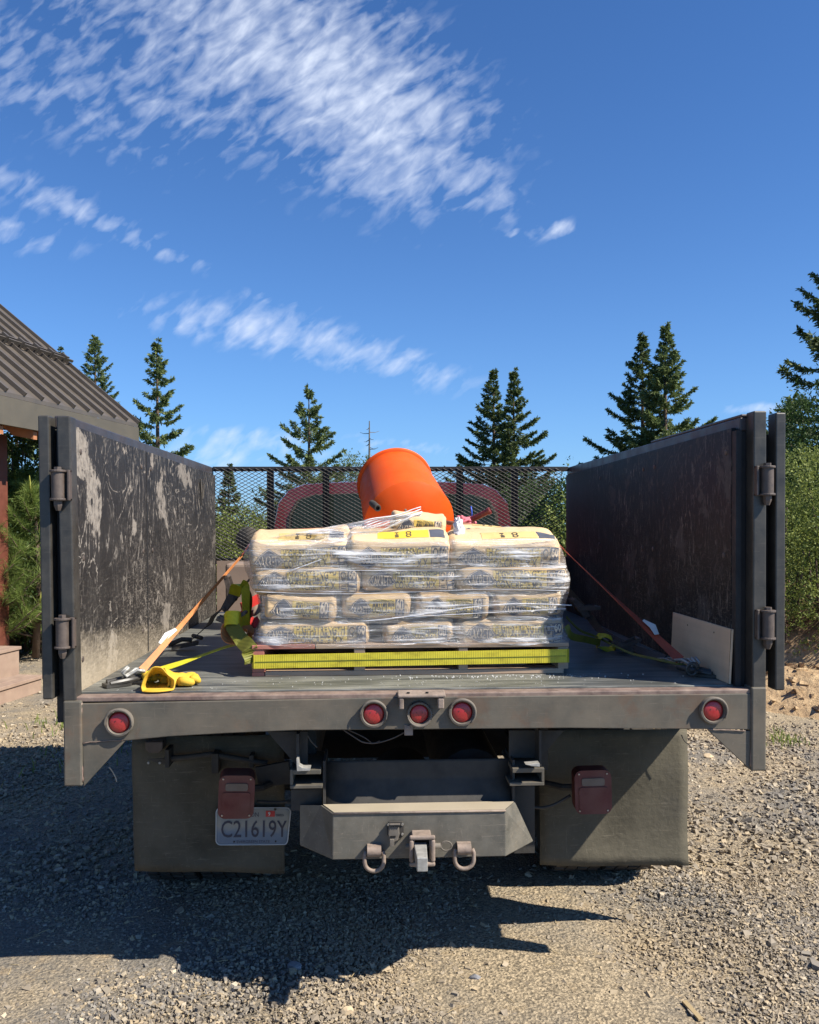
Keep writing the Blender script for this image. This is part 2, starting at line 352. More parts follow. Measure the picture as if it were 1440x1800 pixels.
def wall_ply(name, scuff, dust, scr, dark, tint=(1, 1, 1)):
    """black film faced plywood: peeled patches with ragged rims, fine scratches, dust caked low near the tail"""
    m, nt, p, out = new_mat(name); co = objco(nt); sep = nt.node('ShaderNodeSeparateXYZ', inp={0: co})
    y, z = sep.outputs[1], sep.outputs[2]
    warp = nt.noise(co, 2.2, 6, 0.62)
    v1 = nt.noise(nt.mapping(co, (1, 1.5, 1.3)), 2.0, 12, 0.66, 0.5)
    v1b = nt.noise(nt.mapping(co, (1, 1.5, 1.2), loc=(3, 1, 2)), 1.5, 4, 0.5, 1.2)
    rid = nt.math('ABSOLUTE', nt.math('SINE', nt.math('ADD', nt.math('MULTIPLY', v1b, 42.0), nt.math('MULTIPLY', v1, 5.0))))
    rim = nt.ramp(rid, [(0.0, 1.0), (0.16, 0.8), (0.34, 0.0)])
    rim = nt.math('MULTIPLY', rim, nt.ramp(nt.noise(co, 26, 7, 0.75), [(0.44, 0.0), (0.54, 1.0)]))
    rim = nt.math('MULTIPLY', rim, nt.ramp(nt.noise(co, 3.1, 4, 0.6), [(0.40, 0.0), (0.50, 1.0)]))
    blot = nt.ramp(nt.noise(nt.mapping(co, (1, 1.5, 1.3), loc=(0.3, 0.2, 0.9)), 2.0, 12, 0.62, 0.3), [(0.585, 0.0), (0.605, 1.0)])
    blot = nt.math('MULTIPLY', blot, nt.ramp(nt.noise(co, 30, 6, 0.7), [(0.35, 0.45), (0.55, 1.0)]))
    vs = nt.noise(nt.mapping(co, (40, 60, 14)), 1.0, 6, 0.8, 0.6); vscr = nt.ramp(vs, [(0.55, 0.0), (0.62, 1.0)])
    hs = nt.noise(nt.mapping(co, (60, 32, 110)), 1.0, 6, 0.75); hscr = nt.ramp(hs, [(0.53, 0.0), (0.62, 1.0)])
    area = nt.ramp(nt.noise(co, 2.0, 4, 0.6), [(0.40, 0.0), (0.65, 1.0)])
    near = nt.ramp(y, [(0.0, 1.0), (0.9, 0.55), (1.0, 0.45)]) if False else nt.math('SUBTRACT', 1.15, nt.math('MULTIPLY', y, 0.22), clamp=True)
    low = nt.math('SUBTRACT', 1.0, nt.math('DIVIDE', nt.math('SUBTRACT', z, 1.05), 0.75), clamp=True)
    spots = nt.math('ADD', nt.math('MULTIPLY', blot, nt.math('SUBTRACT', 1.0, nt.math('MULTIPLY', vscr, 0.5))), rim, clamp=True)
    f1 = nt.math('MULTIPLY', nt.math('MULTIPLY', spots, near), scuff)
    f2 = nt.math('MULTIPLY', nt.math('MULTIPLY', nt.math('MAXIMUM', vscr, nt.math('MULTIPLY', hscr, nt.math('MULTIPLY', low, 0.9))), nt.math('ADD', area, nt.math('MULTIPLY', low, 0.5))), scr)
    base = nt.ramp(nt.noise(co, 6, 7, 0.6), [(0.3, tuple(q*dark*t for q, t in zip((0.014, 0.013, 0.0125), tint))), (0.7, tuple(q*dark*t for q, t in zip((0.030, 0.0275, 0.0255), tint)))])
    c = nt.mix(nt.math('MAXIMUM', f1, f2, clamp=True), base, (0.29, 0.255, 0.215, 1))
    rust = nt.math('MULTIPLY', nt.ramp(nt.noise(co, 7.5, 6, 0.7), [(0.70, 0.0), (0.74, 0.8)]), scuff)
    c = nt.mix(rust, c, (0.15, 0.065, 0.025, 1))
    yd = nt.math('SUBTRACT', 1.0, nt.math('MULTIPLY', y, 0.42), clamp=True)
    lo2 = nt.math('SUBTRACT', 1.0, nt.math('DIVIDE', nt.math('SUBTRACT', z, 1.04), nt.math('ADD', 0.05, nt.math('MULTIPLY', yd, 0.20))), clamp=True)
    dn = nt.math('MULTIPLY', nt.math('MULTIPLY', nt.math('POWER', lo2, 0.6), yd), nt.math('ADD', 0.6, nt.math('MULTIPLY', warp, 1.0)))
    dn = nt.math('MULTIPLY', dn, dust)
    c = nt.mix(nt.ramp(nt.math('ADD', dn, nt.math('MULTIPLY', nt.math('SUBTRACT', hs, 0.5), 0.8)), [(0.15, 0.0), (0.95, 0.95)]), c, (0.44, 0.37, 0.27, 1))
    nt.put(p, 'Base Color', c); nt.put(p, 'Roughness', nt.ramp(f1, [(0.0, 0.5), (1.0, 0.9)])); nt.put(p, 'Specular IOR Level', 0.22)
    nt.put(p, 'Normal', nt.bump(nt.math('ADD', vs, f1), 0.25, 0.003)); return m
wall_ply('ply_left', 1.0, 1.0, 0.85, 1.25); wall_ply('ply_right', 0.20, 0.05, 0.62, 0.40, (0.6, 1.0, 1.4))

m, nt, p, out = new_mat('deck_mat'); co = objco(nt)
g = nt.noise(nt.mapping(co, (3.0, 34, 10)), 1.0, 8, 0.66, 0.9)
b = nt.noise(nt.mapping(co, (1.6, 3.5, 1)), 1.0, 6, 0.6, 0.4)
sepd = nt.node('ShaderNodeSeparateXYZ', inp={0: co})
edge = nt.math('SUBTRACT', 1.0, nt.math('MULTIPLY', nt.math('SUBTRACT', sepd.outputs[1], 0.05), 2.3), clamp=True)
c = nt.ramp(g, [(0.3, (0.045, 0.047, 0.045)), (0.62, (0.11, 0.112, 0.10))])
f = nt.math('MULTIPLY', nt.ramp(nt.math('ADD', nt.math('MULTIPLY', g, 0.5), nt.math('MULTIPLY', b, 0.55)), [(0.47, 0.0), (0.62, 0.9)]), nt.math('ADD', 0.35, nt.math('MULTIPLY', edge, 0.7)))
c = nt.mix(f, c, (0.27, 0.265, 0.225, 1))
nt.put(p, 'Base Color', c); nt.put(p, 'Roughness', nt.ramp(b, [(0.3, 0.38), (0.7, 0.6)])); nt.put(p, 'Normal', nt.bump(g, 0.35, 0.004))

def webbing(name, col, pitch=260, stripe=None):
    m, nt, p, out = new_mat(name); co = objco(nt)
    wv = nt.node('ShaderNodeTexWave', bands_direction='DIAGONAL'); nt.put(wv, 'Vector', co); wv.inputs['Scale'].default_value = pitch/10; wv.inputs['Distortion'].default_value = 0.6
    n = nt.noise(co, 14, 6, 0.6)
    c = nt.ramp(n, [(0.35, tuple(q*0.72 for q in col)), (0.6, col)])
    c = nt.mix(nt.math('MULTIPLY', wv.outputs[0], 0.22), c, C3(tuple(q*0.6 for q in col)))
    nt.put(p, 'Base Color', c); nt.put(p, 'Roughness', 0.65); nt.put(p, 'Normal', nt.bump(wv.outputs[0], 0.3, 0.001)); return m
webbing('web_yellow', (0.62, 0.57, 0.02)); webbing('web_olive', (0.17, 0.17, 0.02)); webbing('web_orange', (0.62, 0.235, 0.075)); webbing('web_redorange', (0.42, 0.075, 0.035)); webbing('web_black', (0.022, 0.02, 0.018))
# pallet-front strap: vertical ribbing and a centre line
m, nt, p, out = new_mat('web_ribbed'); co = objco(nt); sp = nt.node('ShaderNodeSeparateXYZ', inp={0: co})
rb = nt.math('SINE', nt.math('MULTIPLY', sp.outputs[0], 900.0)); n = nt.noise(nt.mapping(co, (16, 16, 40)), 1.0, 6, 0.65)
c = nt.ramp(n, [(0.3, (0.36, 0.29, 0.02)), (0.5, (0.58, 0.49, 0.03)), (0.75, (0.68, 0.58, 0.05))])
c = nt.mix(nt.ramp(rb, [(0.5, 0.0), (0.95, 0.28)]), c, (0.35, 0.30, 0.02, 1))
nt.put(p, 'Base Color', c); nt.put(p, 'Roughness', 0.55); nt.put(p, 'Normal', nt.bump(rb, 0.3, 0.001))

# dark window glass
m, nt, p, out = new_mat('cab_glass'); nt.put(p, 'Base Color', (0.012, 0.022, 0.016, 1)); nt.put(p, 'Roughness', 0.08); nt.put(p, 'Specular IOR Level', 0.35)

# stretch film: clear, milky where folds bunch, glossy
m, nt, p, out = new_mat('stretch_film'); co = objco(nt)
tr = nt.node('ShaderNodeBsdfTransparent'); mx = nt.node('ShaderNodeMixShader'); gl = nt.node('ShaderNodeBsdfGlossy')
n1 = nt.noise(nt.mapping(co, (3.0, 3.0, 60), rot=(0, R(2.5), 0)), 1.0, 7, 0.68, 1.0)
n2 = nt.noise(nt.mapping(co, (5, 5, 12)), 1.0, 5, 0.6, 0.8)
n3 = nt.noise(nt.mapping(co, (4.5, 4.5, 110), rot=(0, R(-4), 0)), 1.0, 5, 0.7, 0.6)
vv = nt.math('ADD', nt.math('MULTIPLY', n1, 0.55), nt.math('ADD', nt.math('MULTIPLY', n2, 0.35), nt.math('MULTIPLY', n3, 0.25)))
fac = nt.ramp(vv, [(0.47, 0.04), (0.60, 0.18), (0.70, 0.88)])
nt.put(p, 'Base Color', (0.93, 0.93, 0.94, 1)); nt.put(p, 'Roughness', 0.25)
bmp = nt.bump(nt.math('ADD', n1, nt.math('MULTIPLY', n2, 0.9)), 0.9, 0.02); nt.put(p, 'Normal', bmp)
nt.put(gl, 'Normal', bmp); nt.put(gl, 'Roughness', 0.16)
nt.l.new(tr.outputs[0], mx.inputs[1]); nt.l.new(p.outputs[0], mx.inputs[2]); nt.put(mx, 0, fac)
mx2 = nt.node('ShaderNodeMixShader'); lw = nt.node('ShaderNodeLayerWeight'); lw.inputs[0].default_value = 0.25; nt.put(lw, 'Normal', bmp)
nt.put(mx2, 0, nt.math('ADD', 0.03, nt.math('MULTIPLY', lw.outputs[0], 0.38), clamp=True))
nt.l.new(mx.outputs[0], mx2.inputs[1]); nt.l.new(gl.outputs[0], mx2.inputs[2]); nt.l.new(mx2.outputs[0], out.inputs[0])

m, nt, p, out = new_mat('film_rope'); nt.put(p, 'Base Color', (0.85, 0.85, 0.87, 1)); nt.put(p, 'Roughness', 0.25); nt.put(p, 'Alpha', 0.75)
nt.put(p, 'Normal', nt.bump(nt.noise(nt.mapping(objco(nt), (10, 10, 80)), 1, 5, 0.6), 0.8, 0.01))

def leafmat(name, a, b, trans=0.3, rough=0.6):
    m, nt, p, out = new_mat(name)
    g = nt.node('ShaderNodeNewGeometry'); rnd = g.outputs['Random Per Island']
    big = nt.noise(objco(nt), 0.9, 3, 0.6)
    c = nt.ramp(nt.math('ADD', nt.math('MULTIPLY', rnd, 0.6), nt.math('MULTIPLY', big, 0.45)), [(0.2, a), (0.85, b)])
    nt.put(p, 'Base Color', c); nt.put(p, 'Roughness', rough); nt.put(p, 'Specular IOR Level', 0.3)
    t = nt.node('ShaderNodeBsdfTranslucent'); nt.put(t, 0, c); mx = nt.node('ShaderNodeMixShader'); mx.inputs[0].default_value = trans
    nt.l.new(p.outputs[0], mx.inputs[1]); nt.l.new(t.outputs[0], mx.inputs[2]); nt.l.new(mx.outputs[0], out.inputs[0]); return m
leafmat('fir_dark', (0.040, 0.072, 0.028), (0.15, 0.19, 0.06)); leafmat('fir_light', (0.065, 0.105, 0.04), (0.22, 0.27, 0.095))
leafmat('shrub_leaf', (0.07, 0.11, 0.022), (0.30, 0.34, 0.085), 0.35); leafmat('bush_dark', (0.020, 0.045, 0.014), (0.075, 0.13, 0.03), 0.3)
leafmat('pine_needle', (0.08, 0.135, 0.03), (0.30, 0.38, 0.10), 0.3, 0.45); leafmat('candle', (0.30, 0.30, 0.05), (0.42, 0.42, 0.10), 0.3)
leafmat('grass_blade', (0.08, 0.15, 0.02), (0.30, 0.36, 0.08), 0.35); leafmat('straw', (0.34, 0.25, 0.13), (0.55, 0.43, 0.24), 0.1)

# ground and gravel
m, nt, p, out = new_mat('ground_soil'); co = objco(nt)
n1 = nt.noise(co, 0.9, 5, 0.6, 0.4); n2 = nt.noise(co, 70, 8, 0.75); n3 = nt.noise(co, 9, 7, 0.65)
vo = nt.node('ShaderNodeTexVoronoi', feature='F1'); nt.put(vo, 'Vector', co); vo.inputs['Scale'].default_value = 75
vc = nt.node('ShaderNodeTexVoronoi', feature='F1'); nt.put(vc, 'Vector', nt.mapping(co, (1, 1, 0.2))); vc.inputs['Scale'].default_value = 110
sc_ = nt.node('ShaderNodeSeparateColor', inp={0: vc.outputs['Color']})
c = nt.ramp(nt.math('ADD', nt.math('MULTIPLY', n2, 0.5), nt.math('MULTIPLY', sc_.outputs[0], 0.5)), [(0.2, (0.12, 0.10, 0.072)), (0.5, (0.33, 0.265, 0.175)), (0.8, (0.54, 0.43, 0.28))])
c = nt.mix(nt.ramp(n1, [(0.42, 0.0), (0.60, 0.75)]), c, (0.15, 0.145, 0.135, 1))
c = nt.mix(nt.ramp(n3, [(0.55, 0.0), (0.75, 0.7)]), c, (0.40, 0.29, 0.16, 1))
sp = nt.node('ShaderNodeSeparateXYZ', inp={0: co})
far = nt.math('DIVIDE', nt.math('SUBTRACT', sp.outputs[1], 12.0), 6.0, clamp=True)
c = nt.mix(far, c, (0.10, 0.13, 0.04, 1))
nt.put(p, 'Base Color', c); nt.put(p, 'Roughness', 0.95); nt.put(p, 'Specular IOR Level', 0.2)
nt.put(p, 'Normal', nt.bump(nt.math('ADD', n2, nt.math('MULTIPLY', vo.outputs[0], 0.8)), 0.8, 0.012))
m, nt, p, out = new_mat('gravel_stone'); g = nt.node('ShaderNodeNewGeometry'); rnd = g.outputs['Random Per Island']; co = objco(nt)
pat = nt.noise(co, 0.9, 5, 0.6, 0.4)
c = nt.ramp(rnd, [(0.0, (0.09, 0.09, 0.092)), (0.30, (0.16, 0.155, 0.15)), (0.55, (0.23, 0.22, 0.20)), (0.75, (0.36, 0.30, 0.21)), (0.92, (0.44, 0.35, 0.23)), (1.0, (0.56, 0.50, 0.40))])
c = nt.mix(nt.ramp(pat, [(0.38, 0.65), (0.60, 0.12)]), c, (0.38, 0.29, 0.175, 1))
c = nt.mix(nt.ramp(nt.noise(co, 120, 4, 0.6), [(0.4, 0.0), (0.8, 0.4)]), c, (0.32, 0.26, 0.18, 1))
nt.put(p, 'Base Color', c); nt.put(p, 'Roughness', 0.85); nt.put(p, 'Specular IOR Level', 0.3); nt.put(p, 'Normal', nt.bump(nt.noise(co, 180, 4, 0.6), 0.3, 0.002))
m, nt, p, out = new_mat('dirt'); co = objco(nt); n2 = nt.noise(co, 9, 9, 0.68); n3 = nt.noise(co, 2.0, 5, 0.6)
sp = nt.node('ShaderNodeSeparateXYZ', inp={0: co})
c = nt.ramp(n2, [(0.3, (0.30, 0.19, 0.10)), (0.65, (0.60, 0.43, 0.24))])
c = nt.mix(nt.math('DIVIDE', nt.math('SUBTRACT', sp.outputs[2], 0.42), 0.25, clamp=True), c, nt.ramp(n2, [(0.3, (0.055, 0.030, 0.018)), (0.7, (0.20, 0.115, 0.06))]))
nt.put(p, 'Base Color', c); nt.put(p, 'Roughness', 0.95); nt.put(p, 'Normal', nt.bump(n2, 1.0, 0.06))
# licence plate face
m, nt, p, out = new_mat('plate_face'); co = objco(nt); sp = nt.node('ShaderNodeSeparateXYZ', inp={0: co})
hgt = nt.math('DIVIDE', nt.math('SUBTRACT', sp.outputs[2], 0.36), 0.15, clamp=True)
mt = nt.math('ADD', hgt, nt.math('MULTIPLY', nt.math('SUBTRACT', nt.noise(co, 16, 5, 0.6), 0.5), 0.5))
c = nt.ramp(mt, [(0.1, (0.11, 0.16, 0.22)), (0.35, (0.14, 0.19, 0.25)), (0.55, (0.28, 0.28, 0.25)), (0.8, (0.20, 0.22, 0.22))])
nt.put(p, 'Base Color', c); nt.put(p, 'Roughness', 0.4)
simple('plate_ink', (0.03, 0.035, 0.06), 0.5, bump=0); simple('plate_red', (0.45, 0.03, 0.03), 0.5, bump=0)
simple('plate_rim', (0.42, 0.45, 0.46), 0.4, bump=0)
# ------------------------------------------------------------------ ground, gravel, bank
rng = np.random.default_rng(7)
GZ = -0.05      # the drive lies 5 cm under the survey zero
def bank_h(x, y):
    """earth bank to the right of the drive, with loose spoil at its toe"""
    d = 0.62*(x-3.3)+0.55*(y-4.3)
    s = np.clip((d-0.0)/0.75, 0, 1); toe = 0.30*s*s*(3-2*s)
    t = np.clip((d-0.85)/0.40, 0, 1); face = 0.62*t*t*(3-2*t)
    return (toe+face)*np.clip((x-2.6)/0.8, 0, 1)
def ground():
    nx, ny = 120, 120
    u = np.linspace(-1, 1, nx); v = np.linspace(0, 1, ny)
    X = np.sign(u)*(np.abs(u)*5+np.abs(u)**6*700); Y = -5+v*14+v**7*900
    gx, gy = np.meshgrid(X, Y); gz = np.zeros_like(gx)
    for j in range(ny):
        for i in range(nx):
            if abs(gx[j, i]) < 9 and gy[j, i] < 14: gz[j, i] = 0.022*noise.noise(Vector((gx[j, i]*0.9, gy[j, i]*0.9, 0)))+0.008*noise.noise(Vector((gx[j, i]*4, gy[j, i]*4, 3)))
    V_ = np.stack([gx.ravel(), gy.ravel(), gz.ravel()], 1)
    idx = np.arange(nx*ny).reshape(ny, nx)
    F = np.stack([idx[:-1, :-1].ravel(), idx[:-1, 1:].ravel(), idx[1:, 1:].ravel(), idx[1:, :-1].ravel()], 1)
    o = fast_mesh('ground', V_, F, 'ground_soil', smooth=True); settag(o, 'dusty tan gravel drive', kind='structure')
ground()
def dirt_bank():
    nx, ny = 150, 150; X = np.linspace(2.7, 14, nx); Y = np.linspace(2.2, 16, ny); gx, gy = np.meshgrid(X, Y); gz = bank_h(gx, gy)
    for j in range(ny):
        for i in range(nx):
            x, y = gx[j, i], gy[j, i]
            a = min(1, gz[j, i]/0.12)
            gz[j, i] += a*(0.09*noise.fractal(Vector((x*2.2, y*2.2, 1)), 0.7, 2.0, 5))+0.012*noise.noise(Vector((x*14, y*14, 2)))*a
            if gz[j, i] < 0.02: gz[j, i] = -0.04
    V_ = np.stack([gx.ravel(), gy.ravel(), gz.ravel()], 1); idx = np.arange(nx*ny).reshape(ny, nx)
    F = np.stack([idx[:-1, :-1].ravel(), idx[:-1, 1:].ravel(), idx[1:, 1:].ravel(), idx[1:, :-1].ravel()], 1)
    o = fast_mesh('dirt_bank', V_, F, 'dirt', smooth=True); settag(o, 'freshly cut tan earth bank with loose spoil at its foot', kind='structure')
dirt_bank()
CUBE = np.array([(-1,-1,-1),(1,-1,-1),(1,1,-1),(-1,1,-1),(-1,-1,1),(1,-1,1),(1,1,1),(-1,1,1)], float)
CF = np.array([(0,3,2,1),(4,5,6,7),(0,1,5,4),(1,2,6,5),(2,3,7,6),(3,0,4,7)])
def rotmats(n):
    q = rng.normal(size=(n, 4)); q /= np.linalg.norm(q, axis=1)[:, None]; w, x, y, z = q.T
    return np.stack([1-2*(y*y+z*z), 2*(x*y-z*w), 2*(x*z+y*w), 2*(x*y+z*w), 1-2*(x*x+z*z), 2*(y*z-x*w), 2*(x*z-y*w), 2*(y*z+x*w), 1-2*(x*x+y*y)], 1).reshape(n, 3, 3)
def stones(pos, size):
    n = len(pos); v = np.broadcast_to(CUBE, (n, 8, 3)).copy()
    v *= rng.uniform(0.45, 1.15, size=(n, 8, 1)); v += rng.uniform(-0.25, 0.25, size=(n, 8, 3))
    v *= np.stack([rng.uniform(0.7, 1.3, n), rng.uniform(0.55, 1.0, n), rng.uniform(0.4, 0.85, n)], 1)[:, None, :]
    # mostly lying flat
    Rm = rotmats(n); flat = rng.random(n) < 0.6; a = rng.uniform(0, 2*np.pi, n); t = rng.normal(0, 0.25, n)
    Rz = np.zeros((n, 3, 3)); Rz[:, 0, 0] = np.cos(a); Rz[:, 0, 1] = -np.sin(a); Rz[:, 1, 0] = np.sin(a); Rz[:, 1, 1] = np.cos(a); Rz[:, 2, 2] = 1
    Rx = np.zeros((n, 3, 3)); Rx[:, 0, 0] = 1; Rx[:, 1, 1] = np.cos(t); Rx[:, 1, 2] = -np.sin(t); Rx[:, 2, 1] = np.sin(t); Rx[:, 2, 2] = np.cos(t)
    Rm[flat] = (Rz@Rx)[flat]
    v = np.einsum('nij,nkj->nki', Rm, v)*(size[:, None, None]*0.5)+pos[:, None, :]
    f = (CF[None]+np.arange(n)[:, None, None]*8).reshape(-1, 4)
    return v.reshape(-1, 3), f
def gz_at(x, y): return 0.0
def gravel():
    P = []; S = []
    def patch(n, x0, x1, y0, y1, smin, smax, pw=2.2):
        x = rng.uniform(x0, x1, n); y = rng.uniform(y0, y1, n)
        pn = np.array([noise.noise(Vector((a*0.55, b*0.55, 4.2))) for a, b in zip(x, y)])+0.55*np.array([noise.noise(Vector((a*2.1, b*2.1, 9.2))) for a, b in zip(x, y)])
        wheel = np.exp(-((x-0.9)/0.55)**2)*0.5+np.exp(-((x+0.35)/0.45)**2)*0.25
        rightg = np.clip((x-0.2)*0.9-(y+0.1)*0.7, 0, 1)*0.65
        keep = rng.random(n) < np.clip(0.55+0.9*pn-wheel+rightg, 0.22, 1)
        x, y = x[keep], y[keep]; s = smin+(smax-smin)*rng.random(len(x))**pw
        P.append(np.stack([x, y, s*0.10], 1)); S.append(s)
    patch(240000, -2.0, 2.4, -0.75, 1.1, 0.003, 0.017); patch(9000, -2.0, 2.4, -0.7, 1.2, 0.012, 0.030, 3)
    patch(60000, -3.6, 4.2, 1.0, 4.0, 0.008, 0.034); patch(16000, -6, 6.5, 4.0, 8.5, 0.015, 0.045); patch(9000, -3.5, 4.0, -3.5, -0.75, 0.010, 0.035)
    patch(500, -2.2, 3.4, -0.7, 3.5, 0.025, 0.05, 3)
    # tumbled clods on the bank
    n = 2600; x = rng.uniform(3.0, 7, n); y = rng.uniform(2.5, 8, n); h = bank_h(x, y); k = (h > 0.02) & (h < 0.5); x, y, h = x[k], y[k], h[k]; s = 0.015+0.09*rng.random(len(x))**3.5
    p = np.concatenate(P); s0 = np.concatenate(S)
    v, f = stones(p, s0); o = fast_mesh('gravel', v, f, 'gravel_stone'); settag(o, 'loose grey and tan crushed gravel covering the drive', 'gravel', kind='stuff')
    v, f = stones(np.stack([x, y, h+0.01], 1), s); o = fast_mesh('dirt_clods', v, f, 'dirt'); settag(o, 'tan clods of earth tumbled down the cut bank', 'dirt clods', kind='stuff')
gravel()
def rock(name, x, y, s, seed, label, mat='gravel_stone'):
    b = MB(); bm = bmesh.new(); bmesh.ops.create_icosphere(bm, subdivisions=2, radius=1)
    rr = random.Random(seed)
    pl = [(Vector((rr.uniform(-1, 1), rr.uniform(-1, 1), rr.uniform(-1, 1))).normalized(), rr.uniform(0.55, 0.8)) for _ in range(9)]
    for v in bm.verts:
        for nrm, d in pl:
            k = v.co.dot(nrm)
            if k > d: v.co -= nrm*(k-d)
        v.co.x *= s[0]; v.co.y *= s[1]; v.co.z *= s[2]; v.co += Vector((x, y, s[2]*0.5))
    b.add([v.co.copy() for v in bm.verts], [tuple(v.index for v in f.verts) for f in bm.faces]); bm.free()
    o = b.build(name, mat, origin=(x, y, 0)); settag(o, label, 'rock', 'larger rocks lying on the gravel'); return o
simple('rock_tan', (0.52, 0.40, 0.25), 0.85, 0, 0.15, 20); simple('rock_grey', (0.22, 0.22, 0.23), 0.85, 0, 0.2, 20)
for nm, px, py, s, sd, lb, mt in [
    ('rock', 608, 1782, (0.028, 0.02, 0.02), 1, 'small pale tan rock nearest the bottom edge, below the dark shadow', 'rock_tan'),
    ('rock', 520, 1702, (0.035, 0.03, 0.018), 2, 'flat grey-brown rock on the edge of the hitch shadow', 'rock_grey'),
    ('rock', 1246, 1332, (0.045, 0.035, 0.022), 3, 'cream rock beside the right mud flap near the bed corner', 'rock_tan'),
    ('rock', 836, 1722, (0.026, 0.02, 0.014), 4, 'blue-grey rock just in front of the middle of the shadow edge', 'rock_grey')]:
    q = Wz(px, py, GZ); rock(nm, q.x, q.y, s, sd, lb, mt)
def sticks():
    v = []; b = MB(); rr = random.Random(5)
    for _ in range(420):
        x = rr.uniform(-2, 3.5); y = rr.uniform(-0.7, 3.0); a = rr.uniform(0, 6.28); L = rr.uniform(0.015, 0.06)
        p0 = Vector((x, y, 0.012)); d = Vector((math.cos(a), math.sin(a), rr.uniform(-.1, .25)))*L
        b.tube([p0, p0+d*0.5+Vector((rr.uniform(-.004, .004), 0, 0.002)), p0+d], rr.uniform(0.0007, 0.0016), 4)
    o = b.build('straw_litter', 'straw', origin=(0, 0, 0)); settag(o, 'dry straw and needle litter strewn over the gravel', 'litter', kind='stuff')
sticks()
q = Wz(1217, 1782, GZ); b = MB(); b.obox((q.x, q.y, 0.012), (0.009, 0.002, 0), (-0.008, 0.055, 0), (0, 0, 0.004))
b.build('wood_splinter', 'straw', bevel=0.001, tag=('thin pale splinter of wood on the gravel at the bottom right', 'wood splinter'))
def grass():
    b = []; f = []; n = 0
    rr = random.Random(3)
    spots = [(-1.75, 3.9, 0.28, 240), (-1.95, 4.6, 0.6, 420), (-2.6, 4.3, 0.4, 160), (3.05, 3.4, 0.18, 70), (-1.45, 4.4, 0.4, 200), (-2.2, 3.2, 0.6, 60)]
    for cx, cy, r, k in spots:
        for _ in range(k):
            x = rr.gauss(cx, r*0.5); y = rr.gauss(cy, r*0.5); a = rr.uniform(0, 6.28); h = rr.uniform(0.03, 0.11); w = 0.004
            lean = Vector((rr.uniform(-.4, .4), rr.uniform(-.4, .4), 1))*h; s = Vector((math.cos(a), math.sin(a), 0))*w
            p = Vector((x, y, 0)); b += [p-s, p+s, p+lean*0.6+s*0.7, p+lean*0.6-s*0.7]; f.append((n, n+1, n+2, n+3))
            tip = p+lean+Vector((lean.x, lean.y, -h*0.1))*0.6; b += [p+lean*0.6-s*0.7, p+lean*0.6+s*0.7, tip, tip]; f.append((n+4, n+5, n+6, n+7)); n += 8
    o = fast_mesh('grass', np.array([tuple(q) for q in b]), np.array(f), 'grass_blade'); settag(o, 'thin green grass tufts at the edge of the drive', 'grass', kind='stuff')
grass()

for o in list(scene.objects):
    if o.type == 'MESH': o.location.z += GZ
# ------------------------------------------------------------------ flatbed truck
truck = thing('flatbed_truck', (0, 0, 0), 'dusty flatbed work truck with maroon cab and tall black plywood sides, seen from behind', 'truck')
DECK = 1.055
def pbox(b, px0, py0, px1, py1, y0, y1):
    """box whose rear face is surveyed at depth y0"""
    a = W(px0, py1, y0); c = W(px1, py0, y0); return b.box(a.x, c.x, y0, y1, a.z, c.z)
def ppoly(b, pts, y0, y1):
    return b.prism([W(x, y, y0) for x, y in pts], (0, y1-y0, 0))
# rear beam (its lower edge dips towards the left end)
b = MB(); ppoly(b, [(136, 1237), (700, 1226), (1330, 1219), (1330, 1283), (1240, 1282), (1000, 1280), (650, 1283), (520, 1284), (400, 1289), (295, 1295), (225, 1302), (136, 1307)], 0.0, 0.012)
beam = b.build('rear_beam', 'steel', truck, 0.003)
b = MB(); zt = W(720, 1222, 0).z; b.box(-1.165, 1.25, 0.004, 0.062, zt-0.012, zt+0.006)
b.build('beam_flange', 'steel_top', truck, 0.004)
# weld seams along bracket joints
def seam(pts, y, r=0.0035, mat='steel_top', parent=beam):
    b = MB(); P = []
    for (x0, y0), (x1, y1) in zip(pts[:-1], pts[1:]):
        n = max(3, int(math.hypot(x1-x0, y1-y0)/5))
        for k in range(n):
            t = k/n; P.append(W(x0+(x1-x0)*t, y0+(y1-y0)*t, y)+Vector((random.uniform(-1, 1)*0.0012, 0, random.uniform(-1, 1)*0.0012)))
    b.tube(P, [r*random.uniform(0.7, 1.25) for _ in P], 5); return b.build('weld_seam', mat, parent, smooth=True)
random.seed(2)
seam([(143, 1236), (141, 1306), (146, 1380)], -0.001); seam([(143, 1306), (222, 1300)], -0.001, 0.002)
seam([(1321, 1220), (1322, 1284), (1320, 1352)], -0.001); seam([(1245, 1282), (1316, 1285)], -0.001, 0.002)
# corner brackets
b = MB(); pbox(b, 112, 1232, 143, 1383, -0.008, 0.06); b.build('corner_bracket', 'steel', truck, 0.006)
b = MB(); ppoly(b, [(145, 1307), (222, 1301), (147, 1383)], 0.002, 0.012); b.build('corner_gusset', 'steel', truck, 0.002)
b = MB(); pbox(b, 1321, 1208, 1348, 1356, -0.008, 0.06); b.build('corner_bracket', 'steel', truck, 0.006)
b = MB(); ppoly(b, [(1244, 1283), (1320, 1285), (1320, 1354)], 0.002, 0.012); b.build('corner_gusset', 'steel', truck, 0.002)
